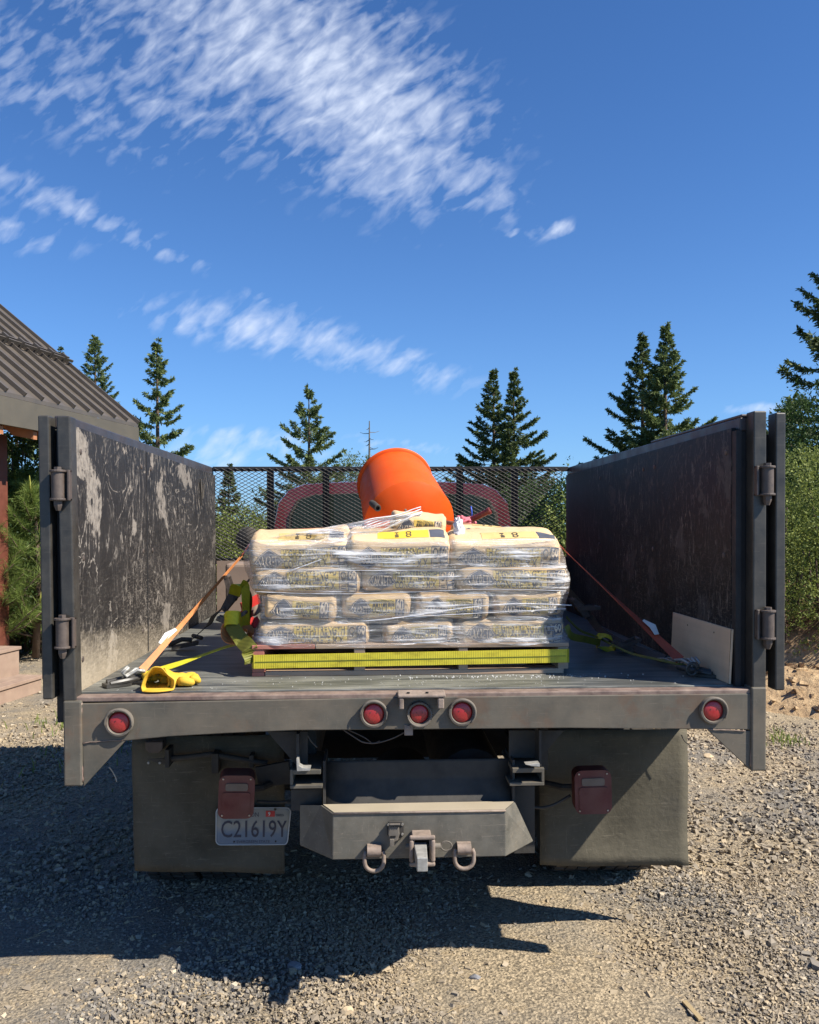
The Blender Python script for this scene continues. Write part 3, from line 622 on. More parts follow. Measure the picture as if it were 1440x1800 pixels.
# deck
b = MB(); b.box(-1.165, 1.20, 0.066, 2.78, DECK-0.03, DECK); b.build('deck', 'deck_mat', truck, 0.004)
b = MB(); b.box(-1.16, -1.10, 0.07, 2.78, 0.93, 1.02); b.build('side_rail', 'chassis', truck)
b = MB(); b.box(1.18, 1.24, 0.07, 2.78, 0.93, 1.02); b.build('side_rail', 'chassis', truck)
b = MB()
for y in (0.5, 1.0, 1.5, 2.0, 2.5):
    b = MB(); b.box(-1.09, 1.17, y, y+0.05, 0.94, 1.02); b.build('cross_member', 'chassis', truck)
for x in (-0.42, 0.46):
    b = MB(); b.box(x, x+0.07, 0.25, 5.6, 0.70, 0.90); b.build('frame_rail', 'chassis', truck)

# side walls
def hinge(px, py, outer, parent, yv=-0.018):
    """barrel hinge with lugs, bolt head and nut"""
    c = W(px, py, yv); b = MB()
    b.lathe([(0.0215, -0.044), (0.0215, 0.044)], c, (0, 0, 1), 14)
    o = b.build('hinge', 'hinge_steel', parent, 0.002, smooth=40)
    b = MB(); s = -1 if outer else 1
    for z in (-0.048, 0.048): b.lathe([(0.027, z-0.004), (0.027, z+0.004)], c, (0, 0, 1), 18)
    b.box(min(c.x, c.x+s*0.040), max(c.x, c.x+s*0.040), yv+0.004, yv+0.02, c.z-0.052, c.z-0.044)
    b.box(min(c.x, c.x+s*0.040), max(c.x, c.x+s*0.040), yv+0.004, yv+0.02, c.z+0.044, c.z+0.052)
    b.box(c.x+s*0.036-0.004, c.x+s*0.036+0.004, yv-0.006, yv+0.02, c.z-0.052, c.z+0.052)
    b.build('hinge_bracket', 'hinge_steel', parent, 0.002)
    b = MB(); b.lathe([(0.013, 0.052), (0.013, 0.062)], c, (0, 0, 1), 6); b.build('hinge_bolt', 'hinge_steel', parent); b = MB(); b.lathe([(0.008, -0.086), (0.013, -0.074), (0.015, -0.068), (0.015, -0.052)], c, (0, 0, 1), 6)
    b.build('hinge_nut', 'hinge_steel', parent)
def slanted(b, pt, pb, y0, y1, wt_, wb):
    """post surveyed by its top pixel span and bottom pixel span"""
    tl, tr = W(wt_[0], pt, y0), W(wt_[1], pt, y0); bl, br = W(wb[0], pb, y0), W(wb[1], pb, y0)
    D = Vector((0, y1-y0, 0)); zb = (bl.z+br.z)/2; ztp = (tl.z+tr.z)/2
    for v in (tl, tr): v.z = ztp
    for v in (bl, br): v.z = zb
    b.hexa([bl, br, br+D, bl+D], [tl, tr, tr+D, tl+D])
YF = 2.70
# left
b = MB(); b.prism([(-1.172, 0.085, 0.95), (-1.172, YF, 0.95), (-1.172, YF, 1.965), (-1.172, 0.085, 1.985)], (-0.018, 0, 0))
wall_l = b.build('side_panel', 'ply_left', truck, 0.0015); wall_l['label'] = 'left black plywood side, scuffed pale and caked with tan dust low down'
b = MB(); slanted(b, 731, 1233, -0.002, 0.060, (99, 123), (111, 134)); post_l = b.build('corner_post', 'post_steel', truck, 0.005)
b = MB(); slanted(b, 730, 1230, -0.002, 0.060, (66, 86), (75, 93)); gp = b.build('gate_post', 'post_steel', truck, 0.005)
b = MB(); b.box(-1.292, -1.262, 0.07, 1.20, 1.10, 1.96); b.build('folded_gate', 'black_steel', truck, 0.003)
b = MB(); b.box(-1.238, -1.194, 0.062, YF+0.06, 1.972, 2.020); b.build('top_rail', 'rail_steel', truck, 0.004)
b = MB(); b.box(-1.192, -1.174, 0.050, 0.0835, DECK-0.02, 1.972); b.build('panel_edge', 'black_steel', truck)
b = MB(); b.box(1.169, 1.189, 0.050, 0.0835, DECK-0.02, 1.972); b.build('panel_edge', 'black_steel', truck)
for y in (0.063, 0.95, 1.85, YF):
    b = MB(); b.box(-1.238, -1.194, y, y+0.05, 0.95, 1.970); b.build('side_stake', 'black_steel', truck)
for y in (1.0, ):
    b = MB(); b.box(-1.1722, -1.1700, y, y+0.012, DECK+0.002, 1.972); b.build('panel_joint', 'black_steel', truck)
hinge(102, 853, False, post_l); hinge(110, 1113, False, post_l)
b = MB(); c = W(352, 848, 2.2); P = [Vector((-1.168, c.y+0.0+0.10*t, c.z-0.0-0.10*math.sin(t*3.1))) for t in np.linspace(0, 1, 8)]
b.tube(P, 0.005, 6); P2 = [Vector((-1.166, c.y, c.z+0.02)), Vector((-1.160, c.y-0.01, c.z-0.06)), Vector((-1.164, c.y, c.z-0.14))]; b.tube(P2, 0.005, 6)
b.build('wire_hanger', 'rubber', truck)
# right
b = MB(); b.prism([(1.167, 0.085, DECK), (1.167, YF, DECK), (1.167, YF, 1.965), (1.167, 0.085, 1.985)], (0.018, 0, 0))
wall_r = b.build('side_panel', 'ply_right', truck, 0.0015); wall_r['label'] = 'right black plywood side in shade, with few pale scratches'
b = MB(); slanted(b, 722, 1210, -0.002, 0.060, (1325, 1348), (1323, 1347)); post_r = b.build('corner_post', 'post_steel', truck, 0.005)
b = MB(); slanted(b, 725, 1214, -0.002, 0.060, (1364, 1382), (1363, 1380)); b.build('gate_post', 'post_steel', truck, 0.005)
b = MB(); b.box(1.285, 1.315, 0.07, 1.20, 1.10, 1.96); b.build('folded_gate', 'black_steel', truck, 0.003)
b = MB(); b.box(1.188, 1.232, 0.062, YF+0.06, 1.972, 2.020); b.build('top_rail', 'rail_steel', truck, 0.004)
b = MB(); b.box(1.192, 1.228, 0.062, 1.05, 2.0215, 2.032); b.build('rail_cap', 'rail_steel', truck, 0.004)
for y in (0.063, 0.95, 1.85, YF):
    b = MB(); b.box(1.190, 1.232, y, y+0.05, 0.95, 1.970); b.build('side_stake', 'black_steel', truck)
hinge(1349, 845, True, post_r); hinge(1350, 1098, True, post_r)
# little webs filling hinge side on the right post
for py in (845, 1098):
    c = W(1337, py, -0.006); b = MB(); b.prism([(c.x-0.012, -0.006, c.z+0.05), (c.x+0.02, -0.006, c.z+0.05), (c.x+0.02, -0.006, c.z-0.05), (c.x-0.012, -0.006, c.z-0.04)], (0, 0.003, 0)); b.build('hinge_plate', 'hinge_steel', post_r)

for s, x, par in ((1, -1.172, wall_l), (-1, 1.167, wall_r)):
    for y in (0.14, 0.93, 1.09, 1.86):
        for z in (1.16, 1.52, 1.90):
            b = MB(); b.lathe([(0.011, 0.0), (0.010, 0.0025), (0.005, 0.004)], (x, y+0.01*math.sin(z*9), z), (s, 0, 0), 10); b.build('panel_bolt', 'hinge_steel', par)
# headboard of expanded metal
bulk = MB(); zt = 2.015
bulk.box(-1.19, 1.185, YF+0.005, YF+0.045, zt-0.022, zt+0.008)
for px in (475, 573, 809, 906):
    x = W(px, 900, YF).x; bulk.box(x-0.022, x+0.022, YF+0.006, YF+0.044, 1.055, zt-0.023)
bulk.box(-1.19, 1.185, YF+0.005, YF+0.045, 1.375, 1.415)
board = bulk.build('headboard_frame', 'black_steel', truck, 0.002)
verts = []; faces = []; n0 = 0
cw, ch = 0.0445, 0.0245; x0, x1, z0, z1 = -1.175, 1.172, 1.40, zt+0.004
nr = int((z1-z0)/(ch/2)); nc = int((x1-x0)/cw)
for r in range(nr):
    za = z0+r*ch/2
    for c in range(nc*2):
        xa = x0+c*cw/2; xb = xa+cw/2
        up = (c+r) % 2 == 0
        p = Vector((xa, YF, za+(0 if up else ch/2))); q2 = Vector((xb, YF, za+(ch/2 if up else 0)))
        d = (q2-p).normalized(); nn = Vector((-d.z, 0, d.x))*0.0020; e = Vector((0, 0.0045, 0))
        verts += [p-nn-e, q2-nn-e, q2+nn-e*0.2, p+nn-e*0.2, p-nn, q2-nn, q2+nn+e*0.8, p+nn+e*0.8]
        for f in CF: faces.append(tuple(f+n0))
        n0 += 8
fast_mesh('expanded_metal', np.array([tuple(v) for v in verts]), np.array(faces), 'mesh_steel', board)
b = MB(); b.box(-1.165, 1.165, YF-0.01, YF-0.002, 1.06, 1.40); b.build('headboard_sheet', 'tan_cover', truck)

# cab beyond the headboard
YC = 3.05
def cab_ring(y, s=1.0, dz=0.0):
    pts = [(482, 930), (490, 885), (508, 862), (535, 852), (600, 848), (692, 846), (785, 848), (848, 852), (872, 862), (892, 885), (900, 930)]
    P = [W(a, c, YC) for a, c in pts]; cx = sum(p.x for p in P)/len(P)
    return [Vector((cx+(p.x-cx)*s, y, p.z+dz)) for p in P]
b = MB(); r0 = cab_ring(YC); r1 = cab_ring(YC+0.05, 1.01, 0.006); r2 = cab_ring(YC+1.0, 1.02, 0.015); r3 = cab_ring(YC+1.9, 0.99, 0.0)
r00 = [Vector((p.x, p.y, p.z)) for p in r0]
low = [Vector((-0.97, YC, 0.75)), Vector((0.98, YC, 0.75))]
rings = []
for rg in (r0, r1, r2, r3):
    y = rg[0].y; rings.append([Vector((-0.95, y, 0.55)), Vector((-0.97, y, 1.15)), Vector((-0.93, y, 1.45))]+rg+[Vector((0.945, y, 1.45)), Vector((0.985, y, 1.15)), Vector((0.965, y, 0.55))])
n = len(rings[0]); vs = [v for rg in rings for v in rg]; fs = []
for i in range(3):
    for k in range(n-1): fs.append((i*n+k, i*n+k+1, (i+1)*n+k+1, (i+1)*n+k))
fs += [tuple(range(n)), tuple(range(3*n, 4*n))]
b.add(vs, fs); cab = b.build('cab', 'maroon', truck, 0.02, smooth=50, seg=3); cab['label'] = 'maroon crew cab roof and rear window behind the mesh'
def winp(s, y, pts=[(512, 960), (514, 905), (528, 879), (556, 870), (692, 866), (828, 870), (856, 879), (870, 905), (874, 960)]):
    P = [W(a, c, y) for a, c in pts]; cx = sum(p.x for p in P)/len(P); cz = sum(p.z for p in P)/len(P)
    return [Vector((cx+(p.x-cx)*s, p.y, cz+(p.z-cz)*s)) for p in P]
b = MB(); b.prism(winp(1.03, YC-0.012), (0, 0.008, 0)); wf = b.build('window_frame', 'rubber', cab, 0.003)
b = MB(); b.prism(winp(1.0, YC-0.018), (0, 0.005, 0)); b.build('rear_window', 'cab_glass', cab, 0.002)
for x in (-0.955, 0.975):
    for k, y in enumerate((YC+0.25, YC+1.15)):
        s = -1 if x < 0 else 1; b = MB(); b.prism([(x-0.03*s, y, 1.48), (x-0.03*s, y+0.72, 1.48), (x-0.14*s, y+0.66, 1.84), (x-0.14*s, y+0.08, 1.84)], (0.012*s, 0, 0)); b.build('side_window', 'cab_glass', cab)
b = MB(); b.box(-0.95, 0.965, YC+1.9, YC+3.2, 0.62, 1.32); b.build('hood', 'maroon', truck, 0.08, seg=4)
# side mirror
c = W(436, 948, YC+1.7); b = MB(); b.lathe([(0.0, -0.03), (0.10, -0.02), (0.115, 0.01), (0.09, 0.05), (0.0, 0.06)], c, (0.1, 1, 0), 20, False); b.tube([c, c+Vector((0.25, 0.05, -0.05))], 0.02, 8); b.build('side_mirror', 'rubber', truck, smooth=True)
c = Vector((1.13, YC+1.7, 1.49)); b = MB(); b.lathe([(0.0, -0.03), (0.10, -0.02), (0.115, 0.01), (0.09, 0.05), (0.0, 0.06)], c, (-0.1, 1, 0), 20, False); b.tube([c, c+Vector((-0.25, 0.05, -0.05))], 0.02, 8); b.build('side_mirror', 'rubber', truck, smooth=True)

# round marker lights in the beam
def round_light(px, py, rot=0.0, k=1.0, lip=True):
    c = W(px, py, 0); ax = Vector((0, -1, 0)); b = MB()
    b.lathe([(0.048*k, 0.0), (0.049*k, 0.010), (0.046*k, 0.017), (0.040*k, 0.018), (0.037*k, 0.012), (0.037*k, 0.0)], c, ax, 36, False)
    h = b.build('marker_light', 'light_ring', truck, smooth=40)
    if lip:
        b = MB(); P = [c+Vector((math.cos(a)*0.0455*k, -0.020, math.sin(a)*0.0455*k)) for a in np.linspace(rot-0.5, rot+3.2, 22)]; b.tube(P, [0.002+0.004*math.sin(math.pi*i/21) for i in range(22)], 6); b.build('guard_lip', 'light_ring', h, smooth=True)
    b = MB(); b.lathe([(0.036*k, 0.002), (0.0355*k, 0.009), (0.030*k, 0.013), (0.015*k, 0.015), (0.0, 0.0155)], c, ax, 32, False); b.build('lens', 'red_lens', h, smooth=True)
    for dx in (-0.011*k, 0.011*k):
        b = MB(); b.lathe([(0.0022, 0.013), (0.0022, 0.0165)], c+Vector((dx, 0, 0.006)), ax, 6); b.build('lens_rivet', 'red_lens_dusty', h)
round_light(211, 1269, 0.2); round_light(657, 1254, 0.0); round_light(737, 1254, -2.6, 0.9); round_light(812, 1251, -0.4); round_light(1252, 1248, -0.1)
# plate with two bolt holes over the centre lights
b = MB(); b.prism([W(699, 1222, 0)+Vector((0, 0.02, 0.004)), W(782, 1221, 0)+Vector((0, 0.02, 0.004)), W(782, 1221, 0)+Vector((0, -0.045, -0.002)), W(699, 1222, 0)+Vector((0, -0.045, -0.002))], (0, 0, 0.011))
b.box(W(702, 1230, -.045).x, W(710, 1230, -.045).x, -0.043, 0.0, W(705, 1246, -.03).z, W(705, 1226, -.03).z)
b.box(W(770, 1230, -.045).x, W(781, 1230, -.045).x, -0.043, 0.0, W(775, 1245, -.03).z, W(775, 1226, -.03).z)
latch = b.build('latch_plate', 'rust_pink', truck, 0.004)
for px in (718, 751):
    b = MB(); c = W(px, 1224, -0.03); b.lathe([(0.0055, 0.0), (0.0055, 0.010)], Vector((c.x, -0.025, W(720, 1222, 0).z+0.0055)), (0, 0, 1), 12); b.build('bolt_hole', 'black_hole', latch)
b = MB(); pbox(b, 711, 1274, 726, 1293, -0.004, 0.004); pbox(b, 714, 1276, 721, 1283, -0.008, -0.005); b.build('wire_clip', 'rust_pink', truck, 0.002)

# mud flaps
def flap(corners, y, seed, curl=0.02):
    tl, tr, br, bl = [W(a, c, y) for a, c in corners]
    def fn(u, v):
        p = (bl*(1-u)+br*u)*(1-v)+(tl*(1-u)+tr*u)*v
        return p+Vector((0, curl*noise.noise(Vector((u*2+seed, v*2, 0)))+(1-v)**2*0.012*math.sin(u*3+seed), 0))
    b = MB(); b.grid(16, 16, fn); return b.build('mud_flap', 'flap', truck, smooth=True, solid=0.008)
FY = 0.48
flap([(233, 1296), (500, 1290), (501, 1533), (237, 1531)], FY, 1.0); flap([(948, 1284), (1206, 1280), (1211, 1522), (948, 1517)], FY, 4.0)
b = MB(); ppoly(b, [(255, 1304), (286, 1304), (286, 1318), (279, 1324), (262, 1324), (255, 1317)], 0.40, 0.46); b.build('flap_bracket', 'hinge_steel', truck, 0.004)
b = MB(); pbox(b, 257, 1333, 290, 1346, FY-0.012, FY-0.004); hb = b.build('flap_bracket', 'chassis', truck, 0.002)
for px in (261, 281):
    b = MB(); c = W(px, 1341, FY-0.013); b.lathe([(0.006, 0), (0.004, 0.004)], c, (0, -1, 0), 8); b.build('bolt', 'light_steel', hb)
b = MB(); pbox(b, 290, 1318, 297, 1350, 0.38, 0.46); P = [W(a, c, 0.42) for a, c in ((290, 1334), (330, 1331), (370, 1326), (420, 1334), (470, 1342))]; b.tube(P, 0.012, 8); pbox(b, 372, 1325, 384, 1360, 0.40, 0.47); pbox(b, 438, 1328, 446, 1350, 0.41, 0.47)
b.build('air_line', 'chassis', truck, 0.002)
b = MB(); ppoly(b, [(448, 1350), (508, 1338), (512, 1378), (455, 1384)], 0.36, 0.38); b.build('hanger_plate', 'chassis', truck, 0.002)
# wheels
def tyre(x, y, r=0.40, w=0.225, up=True):
    b = MB(); prof = [(0.23, -w*0.40), (0.30, -w*0.5), (r*0.93, -w*0.5), (r, -w*0.42), (r, w*0.42), (r*0.93, w*0.5), (0.30, w*0.5), (0.23, w*0.40)]
    zc = r+GZ; b.lathe(prof, (x, y, zc), (1, 0, 0), 48, False); o = b.build('tyre', 'rubber', truck, smooth=40)
    b = MB(); n = 44
    for k in range(n):
        a = 2*math.pi*k/n; rd = Vector((0, math.sin(a), -math.cos(a))); tg = Vector((0, math.cos(a), math.sin(a)))
        for j, (dx, sk) in enumerate(((-0.36, 0.3), (-0.12, -0.3), (0.12, 0.3), (0.36, -0.3))):
            off = tg*(0.5 if j % 2 else 0)*(2*math.pi*r/n)
            b.obox(Vector((x+dx*w, y, zc))+rd*(r+0.002)+off*0.9, Vector((w*0.10, 0, 0))+tg*sk*0.012, tg*0.019, rd*0.007)
    b.build('tread', 'rubber', o)
    b = MB(); b.lathe([(0.0, -0.02), (0.10, -0.03), (0.17, 0.02), (0.225, -0.07), (0.24, -0.09)], (x, y, zc), (1, 0, 0), 32, False); b.build('rim', 'chassis', o, smooth=True)
AX = 1.22
for x in (-1.06, -0.82, 0.82, 1.06): tyre(x, AX, 0.42, 0.225)
for x in (-0.82, 0.84): tyre(x, 4.75, 0.40, 0.24)
b = MB(); b.tube([(-1.0, AX, 0.39), (1.02, AX, 0.39)], 0.055, 12); b.lathe([(0.0, -0.16), (0.10, -0.12), (0.15, 0.0), (0.10, 0.12), (0.0, 0.16)], (0.0, AX, 0.39), (0, 1, 0), 20, False); b.build('axle', 'chassis', truck, smooth=40)
# frame ends, gussets, wiring
b = MB(); ppoly(b, [(470, 1286), (541, 1286), (541, 1344), (520, 1344)], 0.10, 0.112); b.build('frame_gusset', 'chassis', truck)
b = MB(); ppoly(b, [(895, 1284), (992, 1284), (950, 1332), (895, 1332)], 0.14, 0.152); b.build('frame_gusset', 'chassis', truck)
b = MB(); pbox(b, 521, 1290, 526, 1352, 0.06, 0.30); pbox(b, 948, 1284, 952, 1346, 0.06, 0.30); b.build('frame_web', 'chassis', truck)
b = MB(); ppoly(b, [(521, 1334), (525, 1334), (526, 1346), (532, 1350), (546, 1350), (545, 1355), (522, 1356)], 0.02, 0.06); b.build('frame_lip', 'light_steel', truck, 0.001)  # pale colour stands in for sun catching this lip
b = MB(); ppoly(b, [(924, 1344), (949, 1342), (949, 1348), (935, 1347)], 0.02, 0.06); b.build('frame_lip', 'light_steel', truck, 0.001)
for x0, x1, yt, yb in ((510, 567, 1353, 1387), (896, 957, 1350, 1382)):
    b = MB(); pbox(b, x0+5, yt, x1-3, yt+9, 0.05, 0.30); pbox(b, x0, yb-7, x1, yb, 0.05, 0.30); (pbox(b, x0, yt, x0+5, yb-7, 0.05, 0.3) if x0 < 600 else pbox(b, x1-5, yt, x1, yb-7, 0.05, 0.3)); b.build('frame_end', 'steel', truck, 0.002)
b = MB(); pbox(b, 512, 1387, 566, 1425, 0.14, 0.30); b.build('frame_horn', 'chassis', truck)
b = MB(); pbox(b, 904, 1382, 940, 1500, 0.20, 0.22); b.build('frame_horn', 'chassis', truck)
# roll pan above the bumper
def pan(u, v):
    a = W(568, 1424, 0.092); c = W(905, 1417, 0.092); x = a.x+(c.x-a.x)*u
    prof = [(0.092, 1422), (0.118, 1398), (0.140, 1378), (0.150, 1368), (0.154, 1350), (0.158, 1335)]
    t = v*(len(prof)-1); i = min(int(t), len(prof)-2); f = t-i; y = prof[i][0]*(1-f)+prof[i+1][0]*f; z = W(740, prof[i][1], prof[i][0]).z*(1-f)+W(740, prof[i+1][1], prof[i+1][0]).z*f
    return Vector((x, y, z))
b = MB(); b.grid(8, 17, pan); b.build('roll_pan', 'chassis', truck, smooth=True, solid=0.006)
b = MB(); pbox(b, 568, 1338, 572, 1424, 0.086, 0.26); b.build('pan_end', 'chassis', truck)
b = MB(); pbox(b, 901, 1336, 905, 1418, 0.086, 0.26); b.build('pan_end', 'chassis', truck)
def wire(pts, y, r=0.003, mat='chassis'):
    b = MB(); P = [W(a, c, y+(q[0] if q else 0)) for a, c, *q in pts]; PP = []
    for i in range(len(P)-1):
        p0 = P[max(i-1, 0)]; p1, p2 = P[i], P[i+1]; p3 = P[min(i+2, len(P)-1)]
        for k in range(6):
            t = k/6; PP.append(0.5*((2*p1)+(p2-p0)*t+(2*p0-5*p1+4*p2-p3)*t*t+(3*p1-p0-3*p2+p3)*t**3))
    PP.append(P[-1]); b.tube(PP, r, 6); return b, PP
for pts, y, r, mt in [([(604, 1283), (625, 1297), (640, 1305), (662, 1306), (690, 1298), (712, 1287)], 0.03, 0.0025, 'hinge_steel'), ([(612, 1283), (640, 1296), (655, 1306), (668, 1302)], 0.05, 0.002, 'hinge_steel'), ([(541, 1292), (548, 1304), (558, 1314)], 0.05, 0.003, 'chassis'),
                   ([(452, 1409), (480, 1410), (505, 1409), (525, 1403), (540, 1392)], 0.30, 0.006, 'chassis'), ([(505, 1410), (530, 1412), (548, 1412), (560, 1416)], 0.28, 0.004, 'chassis'), ([(924, 1416), (950, 1420), (975, 1414), (1003, 1398)], 0.30, 0.006, 'chassis'),
                   ([(192, 1348), (198, 1356), (204, 1368), (205, 1374)], 0.2, 0.0025, 'light_steel'), ([(1198, 1292), (1203, 1302), (1212, 1310)], 0.40, 0.002, 'chassis')]:
    b, _ = wire(pts, y, r); b.build('wire', mt, truck, smooth=True)

# big rectangular tail lights
def rrect(w, h, r, n=6, taper=0.0):
    P = []
    for cx, cz, a0 in ((w/2-r, h/2-r, 0), (-w/2+r, h/2-r, 90), (-w/2+r, -h/2+r, 180), (w/2-r, -h/2+r, 270)):
        for k in range(n+1):
            a = R(a0+90*k/n); x = cx+r*math.cos(a); z = cz+r*math.sin(a); P.append((x*(1+taper*(1 if z < 0 else -1)), z))
    return P
def tail_light(px, py, y, w, h, rotz, tilt, yaw, lens, label):
    c = W(px, py, y); M = Matrix.Translation(c) @ Matrix.Rotation(R(yaw), 4, 'Z') @ Matrix.Rotation(R(tilt), 4, 'X') @ Matrix.Rotation(R(rotz), 4, 'Y')
    def slab(name, w, h, r, y0, y1, mat, parent, cx=0, cz=0, bev=0.004):
        b = MB(); P = rrect(w, h, r); b.prism([M @ Vector((x+cx, y0, z+cz)) for x, z in P], (M.to_3x3() @ Vector((0, y1-y0, 0)))); return b.build(name, mat, parent, bev, smooth=35, seg=3)
    o = slab('tail_light', w, h, 0.028, -0.012, 0.055, lens, truck, bev=0.008); o['label'] = label
    slab('lens_panel', w*0.78, h*0.52, 0.012, -0.0165, -0.0125, lens, o, 0, -h*0.14, 0.002)
    slab('reverse_lens', w*0.62, h*0.17, 0.008, -0.0165, -0.0125, 'clear_lens', o, 0.0, h*0.24, 0.002)
    for dx in (-1, 1):
        for dz in (-1, 1):
            b = MB(); b.lathe([(0.004, 0), (0.003, 0.003)], M @ Vector((dx*w*0.38, -0.0125, dz*h*0.42)), M.to_3x3() @ Vector((0, -1, 0)), 8); b.build('screw', 'chrome_dull', o)
    b = MB(); s = 1 if px < 700 else -1; b.tube([M @ Vector((0, 0.05, 0)), M @ Vector((s*w*0.7, 0.09, -0.01)), M @ Vector((s*w*1.1, 0.16, -0.015))], 0.014, 8); b.build('light_arm', 'chassis', o)
tail_light(416, 1399, 0.22, 0.131, 0.170, 3, 8, 6, 'red_lens_dusty', 'pink dusty red tail light hanging over the licence plate')
tail_light(1042, 1391, 0.26, 0.140, 0.168, -1.5, 0, -3, 'red_lens_dusty', 'dark red tail light in front of the right mud flap')

# licence plate
py_ = 0.440; cpl = W(446, 1452, py_); Mp = Matrix.Translation(cpl) @ Matrix.Rotation(R(0.8), 4, 'Y')
def plate_warp(x, z):
    d = 0.0012*math.sin(x*22+1)-0.012*max(0, x-0.12)*8
    xx = x-0.006*math.exp(-((z-0.03)/0.03)**2)*(1 if x > 0.12 else 0)*0.5
    return Mp @ Vector((xx, d, z))
PW, PH = 0.300, 0.152
b = MB(); outl = rrect(PW, PH, 0.020, 6)
outl = [((x-0.012*math.exp(-((z+0.06)/0.03)**2) if x > 0.1 else x), z) for x, z in outl]
ctr = plate_warp(0, 0); vs = [plate_warp(0, 0)]; fs = []
nring = 8
for k in range(1, nring+1):
    for x, z in outl: vs.append(plate_warp(x*k/nring, z*k/nring))
m_ = len(outl)
for i in range(m_): fs.append((0, 1+i, 1+(i+1) % m_))
for k in range(nring-1):
    for i in range(m_): a = 1+k*m_; c_ = 1+(k+1)*m_; fs.append((a+i, c_+i, c_+(i+1) % m_, a+(i+1) % m_))
b.add(vs, fs); plate = b.build('licence_plate', 'plate_face', truck, smooth=True, solid=0.0015); plate['label'] = 'bent white and blue licence plate reading C21619Y'
b = MB(); b.tube([plate_warp(x*0.985, z*0.975)+Vector((0, -0.001, 0)) for x, z in outl], 0.0022, 6, closed=True); b.build('plate_rim', 'plate_rim', plate, smooth=True)
def plate_text(txt, cx, cz, w, h, bold, mat, name, dy=-0.0045):
    v, f, _ = text_tris(txt, bold); b = MB(); P = [plate_warp(cx+(x-0.5)*w, cz+(z-0.5)*h)+Vector((0, dy, 0)) for x, z in v]; b.add(P, f); return b.build(name, mat, plate)
plate_text("C21619Y", 0.004, -0.010, 0.262, 0.068, 0.004, 'plate_ink', 'plate_number')
plate_text("WASHINGTON", -0.055, 0.047, 0.150, 0.018, 0.0, 'plate_ink', 'state_name'); plate_text("EVERGREEN STATE", 0.0, -0.061, 0.130, 0.010, 0.0, 'plate_ink', 'state_motto')
b = MB(); cs = [(0.048, 0.038), (0.084, 0.038), (0.084, 0.062), (0.048, 0.062)]; b.grid(8, 6, lambda u, v: plate_warp(0.048+0.036*u, 0.038+0.024*v)+Vector((0, -0.004, 0))); b.build('month_sticker', 'plate_red', plate)
plate_text("9", 0.062, 0.050, 0.009, 0.016, 0.02, 'white_label', 'month_digit', -0.0055); plate_text("2023", 0.104, 0.044, 0.030, 0.008, 0.02, 'plate_ink', 'year_digits')
for x, z in ((0.085, 0.068), (-0.076, -0.061), (0.088, -0.061)):
    b = MB(); b.lathe([(0.006 if z > 0 else 0.0035, 0.0), (0.004 if z > 0 else 0.003, 0.005)], plate_warp(x, z)+Vector((0, -0.001, 0)), (0, -1, 0), 12); b.build('plate_bolt', 'black_steel', plate)

# hitch bumper
Y0 = -0.01
fTL, fTR, fBR, fBL = W(585, 1431, Y0), W(889, 1425, Y0), W(889, 1505, Y0), W(585, 1512, Y0)
zt_, zb_ = (fTL.z+fTR.z)/2, (fBL.z+fBR.z)/2
fTL.z = fTR.z = zt_; fBL.z = fBR.z = zb_
lT = Vector((W(566, 1420, 0.08).x, 0.082, zt_)); rT = Vector((W(906, 1417, 0.08).x, 0.082, zt_))
lB = Vector((W(527, 1487, 0.13).x, 0.135, W(527, 1487, 0.13).z)); rB = Vector((W(938, 1480, 0.13).x, 0.135, W(938, 1480, 0.13).z))
lT2 = Vector((W(527, 1416, 0.13).x, 0.135, W(527, 1416, 0.13).z)); 
b = MB(); vs = [fTL, fTR, fBR, fBL, lT, rT, rB, lB, lT2, Vector((rB.x, 0.30, rB.z)), Vector((lB.x, 0.30, lB.z)), Vector((lT2.x, 0.30, lT2.z)), Vector((rT.x, 0.30, zt_))]
fs = [(0, 1, 2, 3), (0, 4, 5, 1), (0, 3, 7, 8, 4), (1, 5, 6, 2), (3, 2, 6, 7), (7, 6, 9, 10), (8, 7, 10, 11), (5, 12, 9, 6)]
b.add(vs, fs); bumper = b.build('hitch_bumper', 'bumper_steel', truck, 0.003)
b = MB(); b.prism([fTL+Vector((0.004, 0.006, 0.0015)), fTR+Vector((-0.004, 0.006, 0.0015)), rT+Vector((-0.004, 0, 0.0015)), lT+Vector((0.004, 0, 0.0015))], (0, 0, 0.002)); b.build('dust_cake', 'bumper_dust', bumper)
b = MB(); b.tube([fTL+Vector((0, -0.001, 0.001)), fTR+Vector((0, -0.001, 0.001))], 0.004, 6); b.build('bumper_lip', 'rust_pink', bumper, smooth=True)
# receiver tube, ball mount, pin
c = W(742, 1496, -0.08); zc = W(742, 1497, -0.10).z
b = MB()
def frame(b, cx, cz, w, h, t, y0, y1):
    b.box(cx-w/2, cx+w/2, y0, y1, cz+h/2-t, cz+h/2); b.box(cx-w/2, cx+w/2, y0, y1, cz-h/2, cz-h/2+t); b.box(cx-w/2, cx-w/2+t, y0, y1, cz-h/2+t, cz+h/2-t); b.box(cx+w/2-t, cx+w/2, y0, y1, cz-h/2+t, cz+h/2-t)
frame(b, c.x, zc, 0.066, 0.085, 0.008, -0.085, Y0-0.001); b.build('receiver_tube', 'rust_pink', bumper, 0.006, seg=3)
b = MB(); frame(b, c.x, zc, 0.088, 0.106, 0.015, -0.100, -0.086); b.build('receiver_collar', 'rust_pink', bumper, 0.006, seg=3)
b = MB(); x0 = W(733, 1520, -0.20).x; x1 = W(752, 1520, -0.20).x; za = W(742, 1508, -0.20).z; zb2 = W(742, 1533, -0.20).z
